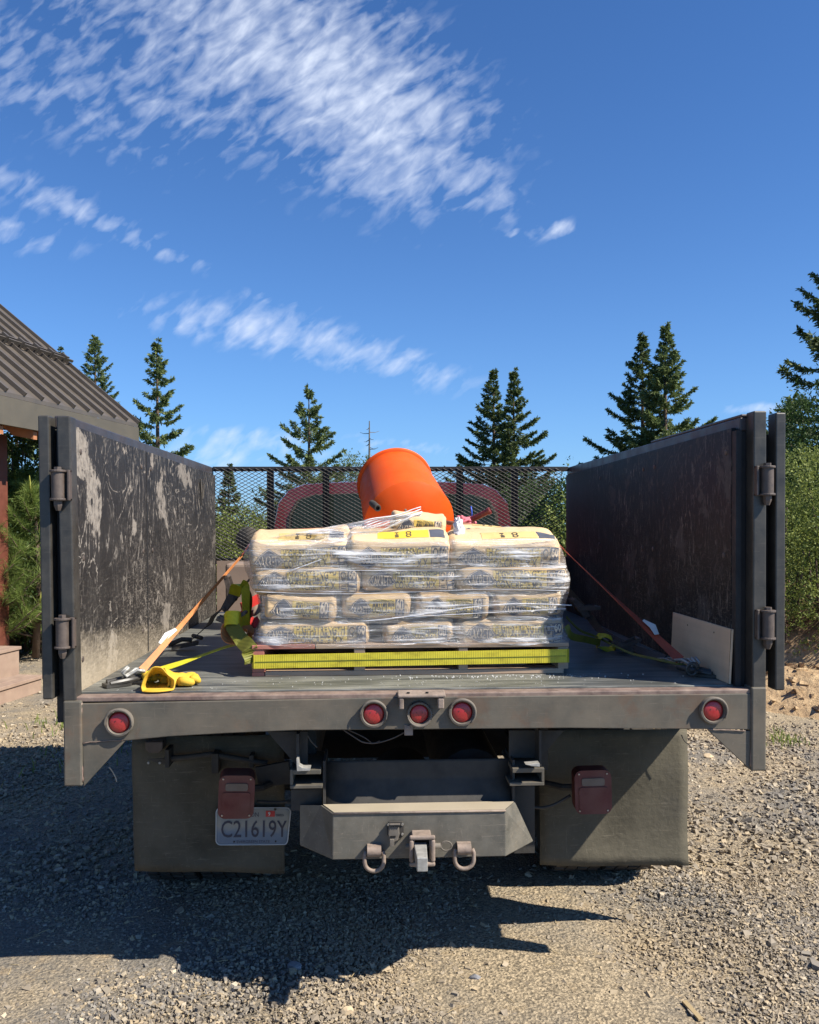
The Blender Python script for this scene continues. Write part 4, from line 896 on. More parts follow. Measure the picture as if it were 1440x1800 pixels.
b.hexa([(x0, -0.20, zb2), (x1, -0.20, zb2), (x1+0.003, -0.07, zb2), (x0-0.003, -0.07, zb2)], [(x0, -0.20, za), (x1, -0.20, za), (x1+0.004, -0.07, za+0.002), (x0-0.004, -0.07, za+0.002)])
b.build('hitch_shank', 'light_steel', bumper, 0.003)
b = MB(); b.tube([Vector((c.x-0.055, -0.05, zc)), Vector((c.x+0.066, -0.05, zc))], 0.009, 10); a0 = Vector((c.x+0.066, -0.05, zc))
b.tube([a0+Vector((0.018+0.020*math.cos(a)*(1.0 if math.cos(a) > 0 else 0.9), -0.004, 0.016*math.sin(a))) for a in np.linspace(0, 2*math.pi, 18)[:-1]], 0.0028, 6, closed=True); b.build('hitch_pin', 'light_ring', bumper, smooth=True)
def dring(px, py):
    c = W(px, py-16, Y0-0.02); b = MB(); b.lathe([(0.019, -0.024), (0.019, 0.024)], c, (1, 0, 0), 16); b.box(c.x-0.024, c.x+0.024, Y0-0.022, Y0-0.001, c.z-0.019, c.z+0.019)
    o = b.build('tow_ring', 'rust_pink', bumper, 0.003, smooth=40)
    P = []
    w = 0.033
    for a in np.linspace(0, math.pi, 12): P.append(c+Vector((w*math.cos(a+math.pi), -0.006, -0.036-w*math.sin(a)*0.95)))
    P = [c+Vector((-0.028, -0.002, 0)), c+Vector((-w, -0.003, -0.012))]+P+[c+Vector((w, -0.003, -0.012)), c+Vector((0.028, -0.002, 0))]
    b = MB(); b.tube(P, 0.0072, 10); b.build('ring', 'rust_pink', o, smooth=True)
dring(658, 1512); dring(816, 1508)
# trailer plug socket
c = W(694, 1461, Y0-0.002); b = MB()
P = [(x, z) for x, z in ((-0.020, 0.036), (0.026, 0.036), (0.032, 0.028), (0.032, -0.012), (0.018, -0.03), (-0.012, -0.03), (-0.026, -0.010), (-0.026, 0.024))]
b.prism([c+Vector((x, 0, z)) for x, z in P], (0, -0.008, 0)); so = b.build('trailer_socket', 'chassis', bumper, 0.002)
b = MB(); P = [(x, z) for x, z in ((-0.020, 0.030), (0.014, 0.030), (0.016, 0.0), (0.010, -0.022), (-0.006, -0.030), (-0.019, -0.020), (-0.024, 0.0))]
b.prism([c+Vector((x, -0.032, z)) for x, z in P], (0, 0.024, 0)); cap = b.build('socket_cap', 'light_ring', so, 0.004, seg=3)
b = MB(); b.box(c.x-0.018, c.x-0.003, c.y-0.040, c.y-0.032, c.z-0.040, c.z-0.014)
b.build('cap_tab', 'light_ring', cap, 0.001); b = MB(); b.tube([c+Vector((-0.018, -0.03, 0.034)), c+Vector((0.018, -0.03, 0.034))], 0.004, 8); b.build('cap_hinge', 'light_ring', cap, 0.001)
b = MB(); b.box(c.x-0.016, c.x+0.002, c.y-0.0345, c.y-0.0325, c.z-0.010, c.z-0.004)
for x in (-0.012, -0.004, 0.004, 0.012): b.box(c.x+x-0.002, c.x+x+0.002, c.y-0.036, c.y-0.028, c.z+0.026, c.z+0.0315)
b.build('cap_slot', 'black_hole', cap)
for x, z in ((0.026, 0.026), (0.026, -0.008), (-0.022, 0.026)):
    b = MB(); b.lathe([(0.005, 0), (0.004, 0.004)], c+Vector((x, -0.008, z)), (0, -1, 0), 8); b.build('screw', 'chrome_dull', so)
# fuel tank and underbody mass so that little light passes under the bed
b = MB(); b.box(-0.34, 0.44, 1.9, 2.9, 0.45, 0.85); b.build('fuel_tank', 'chassis', truck, 0.03)
b = MB(); b.box(-0.70, 0.71, 1.75, 1.77, 0.34, 0.94); b.build('underbody_light_block', 'black_steel', truck)  # added dark panel behind the axle, blocks sunlit ground seen beneath the bed
b = MB(); b.tube([(0.25, 0.35, 0.62), (0.25, 1.8, 0.62)], 0.14, 18); b.build('air_tank', 'chassis', truck, smooth=40)
# ------------------------------------------------------------------ pallet and its load
PYF = 0.325
pal = thing('pallet', (0.012, 0.9, DECK), 'wooden pallet with red-painted left corner under the wrapped concrete bags', 'pallet')
px0, px1 = W(443, 1160, PYF).x, W(1000, 1160, PYF).x; z0 = DECK+0.001; PB = PYF+1.05
def plank(x0, x1, y0, y1, za, zb, mat, nm): b = MB(); b.box(x0, x1, y0, y1, za, zb); return b.build(nm, mat, pal, 0.002)
plank(px0+0.05, px1-0.02, PYF, PYF+0.09, z0, z0+0.019, 'pallet_wood', 'bottom_board'); plank(px0, px0+0.047, PYF+0.002, PYF+0.09, z0, z0+0.016, 'wood_red', 'bottom_board')
for y in (PYF+0.42, PYF+0.83): plank(px0, px1, y, y+0.09, z0, z0+0.016, 'pallet_wood', 'bottom_board')
for a, c, mt in ((443, 465, 'wood_red'), (622, 642, 'pallet_wood'), (806, 823, 'pallet_wood'), (981, 1000, 'pallet_wood')):
    xa, xb = W(a, 1160, PYF).x, W(c, 1160, PYF).x; plank(xa+0.001, xb-0.001, PYF+0.002, PB, z0+0.017, z0+0.103, mt, 'stringer')
ztop = z0+0.104
plank(px0, px0+0.24, PYF-0.002, PYF+0.10, ztop, ztop+0.016, 'wood_red', 'top_board'); plank(px0+0.243, px1, PYF-0.002, PYF+0.10, ztop, ztop+0.016, 'pallet_wood', 'top_board')
for k in range(1, 7): plank(px0, px1, PYF+k*0.155, PYF+k*0.155+0.10, ztop, ztop+0.016, 'pallet_wood', 'top_board')
b = MB()
for k in range(3): b.box(px0+0.06+k*0.37, px0+0.34+k*0.37, PYF+0.10, PYF+0.12, z0+0.017, z0+0.028)
b.build('splintered_edge', 'pallet_wood', pal)
BZ = ztop+0.017

class Bag:
    """paper sack: superellipse section along local x, gathered ends; prints follow its skin"""
    def __init__(s, name, px, py, y0, depth, kind, seed, label, tilt=0.0, yaw=0.0, group='paper bags of concrete mix stacked on the pallet', printed=True, hx=None, loc=None, pitch=0.0, pe=3.6):
        s.pe = 2/pe
        s.seed = seed; s.kind = kind; s.b = depth/2
        if hx is None:
            A = W(px[0], (py[0]+py[1])/2, y0+0.02); B = W(px[1], (py[0]+py[1])/2, y0+0.02)
            zT = W(720, py[0], y0+0.05).z; zB = W(720, py[1], y0+0.05).z
            s.a = (B.x-A.x)/2; s.c = (zT-zB)/2*1.09; loc = Vector(((A.x+B.x)/2, y0+s.b, (zT+zB)/2))
        else: s.a, s.c = hx
        s.gl = 0.028 if kind == 'end' else 0.022
        nx, nt_ = 40, 44; vs = []; fs = []
        us = [math.sin((i/(nx-1)-0.5)*math.pi*0.999) for i in range(nx)]
        us = [0.45*u+0.55*(2*i/(nx-1)-1) for i, u in enumerate(us)]
        for i in range(nx):
            for k in range(nt_): vs.append(s.pt(us[i], 2*math.pi*k/nt_))
        for i in range(nx-1):
            for k in range(nt_): fs.append((i*nt_+k, i*nt_+(k+1) % nt_, (i+1)*nt_+(k+1) % nt_, (i+1)*nt_+k))
        fs += [tuple(range(nt_))[::-1], tuple(range((nx-1)*nt_, nx*nt_))]
        b = MB(); b.add(vs, fs); o = b.build(name, 'kraft', origin=(0, 0, 0), smooth=True)
        o.location = loc; o.rotation_euler = (R(pitch), R(tilt), R(yaw)); ORG[o.name] = Vector((0, 0, 0)); s.o = o
        settag(o, label, 'concrete bag', group)
        if not printed: return
        if kind == 'long':
            s.patch(-0.17, 0.30, -0.50, 0.34, 'printed_band', 'print_yellow', 1.2)
            s.diamond(-0.285, -0.08, 0.150, 0.50, 'logo_diamond')
            s.text("SAKRETE", -0.285, -0.08, 0.205, 0.24, 'logo_lettering', 'print_pale', 3.6, 0.01)
            s.text("HIGH-STRENGTH", 0.065, 0.16, 0.43, 0.26, 'lettering', 'print_ink', 2.2, 0.015)
            s.text("CONCRETE MIX", 0.062, -0.24, 0.42, 0.29, 'lettering', 'print_ink', 2.2, 0.02)
            s.boxes(0.305, 0.385, 0.465)
            s.toppanel(-0.20, 0.44)
        elif kind == 'end':
            s.patch(-0.10, 0.28, -0.50, 0.22, 'printed_band', 'print_yellow', 1.2)
            s.diamond(-0.22, -0.14, 0.175, 0.46, 'logo_diamond')
            s.text("SAKRETE", -0.22, -0.14, 0.26, 0.19, 'logo_lettering', 'print_pale', 3.6, 0.01)
            s.text("HIGH-STRENGTH", 0.095, 0.12, 0.28, 0.09, 'lettering', 'print_ink', 2.2, 0.01)
            s.text("CONCRETE", 0.095, -0.09, 0.31, 0.20, 'lettering', 'print_ink', 2.2, 0.03)
            s.text("MIX", 0.095, -0.33, 0.11, 0.14, 'lettering', 'print_ink', 2.2, 0.03)
            s.patch(0.26, 0.385, -0.52, 0.24, 'weight_box', 'print_grey', 1.6)
            s.text("60", 0.322, 0.05, 0.10, 0.26, 'weight_lettering', 'print_pale', 3.2, 0.03)
            s.text("LB", 0.322, -0.32, 0.07, 0.12, 'weight_lettering', 'print_pale', 3.2, 0.03)
    def prof(s, u):
        e = max(0.0, (abs(u)-0.80)/0.20); g = max(0.0, 1-e**2.6)**0.5
        return 0.55+0.45*g, 0.34+0.66*g
    def pt(s, u, th, off=0.0):
        sy, sz = s.prof(u); p = s.pe
        cy, cz = math.cos(th), math.sin(th)
        y = -s.b*sy*math.copysign(abs(cy)**p, cy); z = s.c*sz*math.copysign(abs(cz)**p, cz)
        x = s.a*u
        # settle: bottoms flatter, tops swell
        if z > 0: z *= 1.0+0.06*math.sin(u*3+s.seed)
        P = Vector((x, y, z)); q = P*7+Vector((s.seed*3.7, s.seed*1.3, 0))
        e = min(1, max(0, (abs(u)-0.62)/0.38)); am = 0.0055+0.014*e
        n = Vector((0.25*u*e*2, y/(s.b*s.b), z/(s.c*s.c)*0.5)); n.normalize()
        d = am*noise.noise(q)+(0.0030+0.009*e)*noise.noise(Vector((x*16, y*30, z*46))+Vector((s.seed, 0, 0)))+0.0022*abs(noise.noise(Vector((x*10+z*40, z*14, s.seed))))
        if s.kind == 'end': d += 0.004*noise.noise(Vector((x*12, y*12, z*22+s.seed*5)))
        return P+n*(d+off)
    def front(s, x, v, off):
        """x in -.5...5 across the bag, v in -1..1 up its face"""
        u = 2*x; th = math.asin(max(-0.999, min(0.999, math.copysign(min(0.97, abs(v)**1.15), v))))
        return s.pt(u, th, off*0.001)
    def patch(s, x0, x1, v0, v1, name, mat, off, parent=None):
        b = MB(); b.grid(14, 10, lambda a, c: s.front(x0+(x1-x0)*a, v0+(v1-v0)*c, off)); return b.build(name, mat, parent or s.o, smooth=True)
    def diamond(s, cx, cv, w, h, name):
        def g(k, off):
            def fn(a, c):
                A, C = 2*a-1, 2*c-1; dx, dv = (A+C)/2, (C-A)/2
                return s.front(cx+dx*w*k, cv+dv*h*k, off)
            return fn
        b = MB(); b.grid(8, 8, g(1.0, 2.0)); o = b.build(name, 'print_grey', s.o, smooth=True)
        def ring(k0, k1, off):
            vs = []; fs = []; n = 32
            for k in (k0, k1):
                for i in range(n):
                    t = 4*i/n; q = int(t); f = t-q; c0 = [(1, 0), (0, 1), (-1, 0), (0, -1)]
                    p0, p1 = c0[q % 4], c0[(q+1) % 4]; dx, dv = p0[0]*(1-f)+p1[0]*f, p0[1]*(1-f)+p1[1]*f
                    vs.append(s.front(cx+dx*w*k, cv+dv*h*k, off))
            for i in range(n): fs.append((i, (i+1) % n, n+(i+1) % n, n+i))
            return vs, fs
        vs, fs = ring(0.86, 0.92, 2.8); b = MB(); b.add(vs, fs); b.build('logo_line', 'print_pale', o)
    def text(s, txt, cx, cv, w, h, name, mat, off, bold=0.0):
        v, f, _ = text_tris(txt, bold)
        b = MB(); b.add([s.front(cx+(x-0.5)*w, cv+(z-0.5)*h*2*0.72, off) for x, z in v], f); return b.build(name, mat, s.o)
    def boxes(s, xa, xb, xc):
        o = s.patch(xb, xc, -0.66, 0.40, 'weight_box', 'print_grey', 1.6)
        s.text("60", (xb+xc)/2, 0.17, 0.066, 0.24, 'weight_lettering', 'print_pale', 3.2, 0.03)
        s.patch(xb+0.008, xc-0.008, -0.20, -0.10, 'weight_line', 'print_pale', 2.6, o); s.patch(xb+0.008, xc-0.008, -0.60, -0.34, 'weight_line', 'print_pale', 2.6, o)
        fr = MB()
        for x0, x1, v0, v1 in ((xa, xa+0.006, -0.60, 0.40), (xb-0.010, xb-0.004, -0.6, 0.40), (xa, xb-0.006, 0.36, 0.41), (xa, xb-0.006, -0.63, -0.58), (xa+0.018, xb-0.018, -0.30, -0.22), (xa+0.018, xb-0.018, -0.45, -0.38), (-0.17, 0.30, 0.36, 0.385), (-0.17, 0.30, -0.57, -0.545)):
            fr.grid(4, 4, lambda a, c: s.front(x0+(x1-x0)*a, v0+(v1-v0)*c, 1.9))
        fr.build('print_frame', 'print_ink', s.o)
        cx = (xa+xb)/2-0.002; vs = []; n = 18
        for k in (0.55, 1.0):
            for i in range(n): t = 2*math.pi*i/n; vs.append(s.front(cx+0.026*k*math.cos(t), 0.13+0.19*k*math.sin(t), 2.2))
        b = MB(); b.add(vs, [(i, (i+1) % n, n+(i+1) % n, n+i) for i in range(n)]); b.build('emblem', 'print_ink', s.o)
    def toppanel(s, x0, x1):
        f = lambda xa, xb, ta, tb, off: (lambda a, c: s.pt(2*(xa+(xb-xa)*a), R(ta+(tb-ta)*c), off*0.001))
        b = MB(); b.grid(12, 8, f(x0, x0+(x1-x0)*0.76, 50, 84, 1.2)); o = b.build('top_band', 'print_yellow_top' if s.seed == 12 else 'print_yellow_pale', s.o, smooth=True)
        b = MB(); b.grid(8, 8, f(x0+(x1-x0)*0.78, x1, 50, 84, 1.2)); b.build('top_box', 'print_grey', s.o, smooth=True)
        v, fc, _ = text_tris("CO", 0.04); xs = x0+(x1-x0)*0.42
        b = MB(); b.add([s.pt(2*(xs+z*0.055), R(53+26*(1-x)), 0.0026) for x, z in v], fc); b.build('lettering', 'print_ink', s.o)
        v, fc, _ = text_tris("HI", 0.04); xs = x0+(x1-x0)*0.26
        b = MB(); b.add([s.pt(2*(xs+z*0.035), R(54+24*(1-x)), 0.0026) for x, z in v], fc); b.build('lettering', 'print_ink', s.o)
YB = PYF+0.012
G = []
for (px, py, y0, dp, kind, sd, tl, lb) in [
    ((452, 650), (1088, 1133), YB, 0.29, 'long', 1, 0.6, 'leftmost bag of the bottom layer, above the red pallet corner'),
    ((672, 800), (1086, 1133), YB+0.01, 0.42, 'end', 2, -3.0, 'short-side-out bag in the middle of the bottom layer, printed label tipped upwards'),
    ((803, 992), (1086, 1133), YB, 0.29, 'long', 3, 0.4, 'rightmost bag of the bottom layer, blurred behind milky film'),
    ((462, 594), (1040, 1089), YB-0.005, 0.42, 'end', 4, 3.0, 'leftmost bag of the second layer up, with a crumpled gathered top corner'),
    ((599, 725), (1037, 1087), YB+0.0, 0.42, 'end', 5, 1.0, 'second bag from the left in the second layer up, short label facing out'),
    ((731, 862), (1037, 1089), YB+0.0, 0.42, 'end', 6, 2.0, 'third bag from the left in the second layer up, slightly tilted'),
    ((866, 993), (1037, 1087), YB+0.0, 0.42, 'end', 7, -1.5, 'rightmost bag of the second layer up, cream under heavy film folds'),
    ((442, 634), (993, 1041), YB, 0.29, 'long', 8, -0.6, 'left bag of the third layer up, with its long printed side out'),
    ((634, 805), (993, 1040), YB+0.02, 0.29, 'long', 9, 0.0, 'middle bag of the third layer up, print faint behind bluish film'),
    ((800, 999), (992, 1041), YB, 0.29, 'long', 10, 0.3, 'right bag of the third layer up, under shiny film at the stack corner'),
    ((435, 616), (936, 998), YB, 0.30, 'long', 11, -2.5, 'left bag of the top full layer, print sloping up to the right'),
    ((608, 794), (934, 998), YB-0.01, 0.30, 'long', 12, 0.3, 'middle bag of the top full layer, with a bright yellow strip along its top'),
    ((788, 989), (936, 999), YB, 0.30, 'long', 13, 0.6, 'right bag of the top full layer, ending at the right corner of the stack')]:
    G.append(Bag('concrete_bag', px, py, y0, dp, kind, sd, lb, tilt=tl, pitch=10 if sd > 10 else 0, pe=2.9 if sd > 10 else 3.6))
tb = Bag('concrete_bag', (688, 786), (903, 945), YB+0.17, 0.40, 'end', 14, 'single extra bag on top of the stack, against the orange drum', tilt=5)
# a yellow-printed sack end lying flat behind the right top bag
Bag('concrete_bag', (800, 905), (926, 950), YB+0.32, 0.28, 'long', 15, 'low bag behind the right top bag, right of the white film knot', tilt=3)
hid = 'unprinted-looking bag in the rear rows of the wrapped stack'
zs = [W(720, y, YB+0.05).z for y in (1110, 1063, 1017, 967)]
for li, z in enumerate(zs):
    hc = 0.054 if li < 3 else 0.060
    for r, yy in enumerate((0.82, 1.16)):
        if li == 1 and r == 0: yy = 0.92
        for k, x in enumerate((-0.40, 0.01, 0.42)):
            Bag('concrete_bag', None, None, 0, 0.31, 'long', 20+li*6+r*3+k, hid, group='bags in the hidden rear rows', printed=False, hx=(0.205, hc), loc=Vector((x, PYF+yy-0.325, z-(0.02 if li == 3 else 0))))

# stretch film round the stack
SIL = [(1134, 446, 1000, .000), (1128, 443, 999, .0), (1108, 449, 993, .006), (1090, 455, 990, .012), (1068, 455, 994, .010), (1045, 448, 998, .006), (1034, 440, 1000, .002), (1012, 433, 1001, .0), (998, 428, 996, .004), (980, 424, 991, .002), (962, 430, 988, .004), (948, 440, 980, .02)]
def film(u, v):
    t = v*(len(SIL)-1); i = min(int(t), len(SIL)-2); f = t-i
    a, c = SIL[i], SIL[i+1]; py, xl, xr, ins = [a[k]*(1-f)+c[k]*f for k in range(4)]
    y0 = PYF-0.012+ins; y1 = PYF+1.02
    L = W(xl, py, y0+0.12).x+0.006; Rr = W(xr, py, y0+0.12).x-0.006; z = W(720, py, y0).z
    cx, cy, hx, hy = (L+Rr)/2, (y0+y1)/2, (Rr-L)/2, (y1-y0)/2
    # front and sides and back as a squircle
    an = 2*math.pi*u; e = 2/14
    x = cx+hx*math.copysign(abs(math.cos(an))**e, math.cos(an)); y = cy+hy*math.copysign(abs(math.sin(an))**e, math.sin(an))
    n = Vector((math.cos(an), math.sin(an), 0))
    p = Vector((x, y, z)); d = 0.006*noise.noise(Vector((x*4, y*4, z*26)))+0.0045*noise.noise(Vector((x*9+z*30, y*9, z*50+7)))
    p += n*d
    if v < 0.02: p.z += 0.012*noise.noise(Vector((x*8, y*8, 5)))
    return p
nU, nV = 300, 60
def usq(k):   # finer sampling near corners, even along faces
    t = (k % nU)/nU*4; q = int(t); f = t-q
    g = 1/(1+math.exp(-0)); s_ = (math.asin(max(-1, min(1, 2*f-1)))/math.pi+0.5) if False else f
    h = 0.5*math.pi*s_
    # equal arc on a superellipse: convert through tangent
    tt = math.tan(math.pi/4*(1-abs(2*s_-1))+1e-9)**7 if s_ <= 0.5 else 0
    return None
def ang_list():
    out = []
    per = nU//4
    for q in range(4):
        for k in range(per):
            f = k/per; w = 2*f if f <= 0.5 else 2*(1-f)     # 0 at axis, 1 at corner
            r = math.atan(max(1e-12, w)**7)                # tan^(2/14 ->1/7) parameterisation
            a = r if f <= 0.5 else math.pi/2-r
            out.append((q*math.pi/2+a)/(2*math.pi))
    return out
AL = ang_list()
vs = [film(AL[i], j/(nV-1)) for j in range(nV) for i in range(len(AL))]; nA = len(AL)
fs = [(j*nA+i, j*nA+(i+1) % nA, (j+1)*nA+(i+1) % nA, (j+1)*nA+i) for j in range(nV-1) for i in range(nA)]
b = MB(); b.add(vs, fs); wrap = b.build('stretch_wrap', 'stretch_film', smooth=True)
settag(wrap, 'clear creased plastic stretch film wound round the stack of bags', 'stretch film')
# sheet pulled from the left shoulder of the stack up over the extra top bag
def tent(u, v):
    p0 = W(455+130*v, 945-17*v, YB+0.03+0.10*v) if False else None
    A = W(452, 946, YB+0.06); B = W(690, 906, YB+0.20); 
    top = A.lerp(B, u); top.z += -0.012*math.sin(u*math.pi)
    C = W(500, 1008, YB-0.03); D = W(742, 905, YB+0.14); bot = C.lerp(D, u)
    top2 = top+Vector((0, 0.0, 0)); p = top2.lerp(bot, v)
    p.z += 0.006*noise.noise(Vector((u*3, v*14, 1)))+0.010*math.sin(v*math.pi)*u; p.y += 0.006*noise.noise(Vector((u*3, v*18, 6)))-0.012*math.sin(v*math.pi)
    return p
def tent2(u, v):
    """narrow pleated band of film"""
    A = W(560, 938, YB-0.01); B = W(722, 903, YB+0.15); C = W(512, 1000, YB-0.03); D = W(742, 904, YB+0.14)
    top = A.lerp(B, u); bot = C.lerp(D, u); p = top.lerp(bot, v)
    p.y += -0.012-0.008*math.sin(v*math.pi)+0.004*noise.noise(Vector((u*2, v*22, 3))); p.z += 0.003*noise.noise(Vector((u*2, v*25, 8))); return p
b = MB(); b.grid(40, 30, tent2); b.build('pleated_sheet', 'stretch_film', wrap, smooth=True)
def tent3(u, v):
    A = W(470, 948, YB+0.05); B = W(700, 906, YB+0.22); C = W(560, 942, YB+0.0); D = W(735, 906, YB+0.15)
    p = A.lerp(B, u).lerp(C.lerp(D, u), v); p.z += 0.006+0.006*noise.noise(Vector((u*4, v*8, 1))); return p
b = MB(); b.grid(40, 16, tent3); b.build('shoulder_sheet', 'stretch_film', wrap, smooth=True)
# bunched film edge running diagonally across the left top bag
b = MB(); P = [W(510+232*t, 1003-99*t+4*math.sin(t*5), YB-0.035+0.165*t) for t in np.linspace(0, 1, 24)]
b.tube(P, [0.0018+0.003*t**1.5 for t in np.linspace(0, 1, 24)], 6); b.build('film_edge', 'film_rope', wrap, smooth=True)
b = MB()
for k in range(5):
    P = [W(640+100*t, 929-24*t-k*3+2*math.sin(t*7+k), YB+0.06+0.08*t-k*0.004) for t in np.linspace(0, 1, 14)]; b.tube(P, 0.0022, 5)
P = [W(760+245*t, 1077-13*t-8*math.sin(t*math.pi), YB-0.022+0.0*t) for t in np.linspace(-0.5, 1, 30)]; b.tube(P, 0.002, 5)
P = [W(760+235*t, 1082-12*t, YB-0.021) for t in np.linspace(-0.3, 1, 24)]; b.tube(P, 0.0015, 5)
P = [W(450+545*t, 1000+3*math.sin(t*4), YB-0.020) for t in np.linspace(0, 1, 40)]; b.tube(P, 0.0012, 5)
P = [W(450+545*t, 1040+4*math.sin(t*6), YB-0.018) for t in np.linspace(0, 1, 40)]; b.tube(P, 0.0013, 5)
b.build('film_ridges', 'film_rope', wrap, smooth=True)
# knot of white film hanging beside the top bag
def crumple(cx, cy, yd, rx, rz, seed, name, mat, parent, n=26, ry=0.03):
    c = W(cx, cy, yd)
    def fn(u, v):
        a = 2*math.pi*u; t = math.pi*v; d = Vector((math.cos(a)*math.sin(t), math.sin(a)*math.sin(t), math.cos(t)))
        r = 1+0.55*noise.noise(d*2.3+Vector((seed, 0, 0)))+0.3*noise.noise(d*6+Vector((0, seed, 0)))
        return c+Vector((d.x*rx*r, d.y*ry*r, d.z*rz*r))
    b = MB(); b.grid(n, n, fn, wrapu=True); return b.build(name, mat, parent, smooth=True)
crumple(806, 938, YB+0.10, 0.022, 0.055, 3, 'film_knot', 'film_rope', wrap)

# wide yellow strap round the pallet front
st = thing('ratchet_strap', (px0, PYF, DECK), 'wide bright yellow ribbed ratchet strap stretched across the front of the pallet', 'ratchet strap')
def fy(x, up): return 1163-3.5*((x-443)/557)
b = MB()
P = [W(447, 1161, 0.70)]+[W(443.5, 1162, PYF+0.01)]+[W(443+557*t, 1163.5-11.0*t, PYF-0.010-0.004*math.sin(t*math.pi)) for t in np.linspace(0.006, 0.994, 20)]+[W(1000, 1152.5, PYF+0.01), W(990, 1148, 0.75)]
b.ribbon(P, [0.052]*24, (0, 0, 1), 0.003); b.build('webbing', 'web_ribbed', st)
b = MB(); P = [W(443+557*t, 1163.8-11.0*t, PYF-0.0125-0.004*math.sin(t*math.pi)) for t in np.linspace(0.01, 0.99, 20)]; b.tube(P, 0.0012, 4); b.build('centre_stitch', 'web_olive', st)

def hookpair(name, P0, P1, parent, r=0.006):
    """wire claw hook from P0 (strap) to P1 (anchor)"""
    d = (P1-P0); s = d.cross(Vector((0, 0, 1))).normalized()*0.018; b = MB()
    for k in (-1, 1):
        pts = [P0+s*k*1.3, P0+d*0.35+s*k*0.9+Vector((0, 0, 0.01)), P0+d*0.7+s*k*0.5+Vector((0, 0, 0.004)), P1+s*k*0.5, P1+s*k*0.5+d.normalized()*0.015+Vector((0, 0, 0.018)), P1+s*k*0.5-d.normalized()*0.01+Vector((0, 0, 0.03))]
        b.tube(pts, r, 8)
    b.tube([P0-s*1.5, P0+s*1.5], r, 8)
    return b.build(name, 'light_steel', parent, smooth=True)
def stake_ring(P, parent, ang):
    """heavy forged tie-down on the deck"""
    d = Vector((math.cos(ang), math.sin(ang), 0)); s = Vector((-d.y, d.x, 0)); b = MB()
    b.obox(P+Vector((0, 0, 0.006)), d*0.045, s*0.028, Vector((0, 0, 0.006)))
    b.tube([P+d*0.03+s*0.02+Vector((0, 0, 0.014)), P-d*0.03+s*0.024+Vector((0, 0, 0.02)), P-d*0.09+s*0.012+Vector((0, 0, 0.022)), P-d*0.105+Vector((0, 0, 0.022)), P-d*0.09-s*0.012+Vector((0, 0, 0.022)), P-d*0.03-s*0.024+Vector((0, 0, 0.02)), P+d*0.03-s*0.02+Vector((0, 0, 0.014))], 0.010, 8)
    return b.build('tie_down_ring', 'post_steel', parent, smooth=40)
def webpath(pts, n=8):
    P = []
    for i in range(len(pts)-1):
        p0 = pts[max(i-1, 0)]; p1, p2 = pts[i], pts[i+1]; p3 = pts[min(i+2, len(pts)-1)]
        for k in range(n):
            t = k/n; P.append(0.5*((2*p1)+(p2-p0)*t+(2*p0-5*p1+4*p2-p3)*t*t+(3*p1-p0-3*p2+p3)*t**3))
    return P+[pts[-1]]
# orange over-the-top strap
ost = thing('ratchet_strap', (0, 0.3, DECK), 'orange strap over the stack, hooked to both bed sides near the tail', 'ratchet strap')
L0 = W(250, 1178, 0.20); L1 = W(330, 1083, 0.48); L2 = W(426, 976, 0.78)
up = Vector((0.55, -0.3, 0.75)); sd = Vector((0.7, -0.6, 0.1))
b = MB(); P = webpath([L0, L0.lerp(L2, 0.3), L0.lerp(L2, 0.65), L2]); n = len(P)
b.ribbon(P, [0.030-0.020*(i/n)**0.6 for i in range(n)], [Vector((0.75, -0.05, -0.65)).lerp(Vector((0.30, 1.0, -0.5)), min(1, (i/n)*1.3)) for i in range(n)], 0.003); b.build('webbing', 'web_orange', ost)
R0 = W(1196, 1160, 0.35); R2 = W(991, 966, 0.78)
b = MB(); P = [L2, Vector((L2.x+0.10, 0.80, 1.60)), Vector((-0.3, 0.82, 1.625)), Vector((0.2, 0.82, 1.63)), Vector((R2.x-0.12, 0.80, 1.60)), R2]; b.ribbon(webpath(P), 0.05, (0, 1, 0), 0.003); b.build('webbing', 'web_redorange', ost)
b = MB(); P = webpath([R2, R2.lerp(R0, 0.4), R2.lerp(R0, 0.75), R0]); n = len(P); b.ribbon(P, [0.020+0.020*(i/n) for i in range(n)], [Vector((0.1, 1, 0.1)).lerp(Vector((0.70, 0.1, 0.70)), (i/n)**1.6) for i in range(n)], 0.003); b.build('webbing', 'web_redorange', ost)
q0 = L0.lerp(L2, 0.19); q1 = L0.lerp(L2, 0.31); b = MB(); b.ribbon([q0+Vector((-0.014, -0.004, 0.006)), (q0+q1)/2+Vector((-0.012, -0.004, 0.010)), q1+Vector((-0.002, -0.004, 0.004))], [0.014, 0.024, 0.012], Vector((0.75, -0.05, -0.65)), 0.002); b.build('strap_tag', 'white_label', ost)
q0 = R2.lerp(R0, 0.68); q1 = R2.lerp(R0, 0.80); b = MB(); b.ribbon([q0+Vector((0.010, -0.01, 0.008)), (q0+q1)/2+Vector((0.018, -0.012, 0.012)), q1+Vector((0.006, -0.008, 0.006))], [0.01, 0.03, 0.02], Vector((0.62, 0.6, 0.6)), 0.002); b.build('strap_tag', 'white_label', ost)
A0 = Wz(212, 1196, DECK+0.02); hookpair('hook', L0, A0+Vector((0.02, 0, 0.015)), ost); stake_ring(A0+Vector((-0.01, -0.01, -0.018)), ost, R(215))
A1 = Wz(1222, 1178, DECK+0.02); hookpair('hook', R0, A1+Vector((0, 0, 0.015)), ost); stake_ring(A1+Vector((0.03, -0.03, -0.018)), ost, R(-40))
b = MB(); c = Wz(1214, 1176, DECK+0.035)
for k in range(3): b.tube([c+Vector((0.02*math.cos(a)+k*0.008, 0.010*k-0.01, 0.022*math.sin(a))) for a in np.linspace(0, 6.0, 12)], 0.005, 6)
b.build('coiled_hook', 'post_steel', ost, smooth=True)

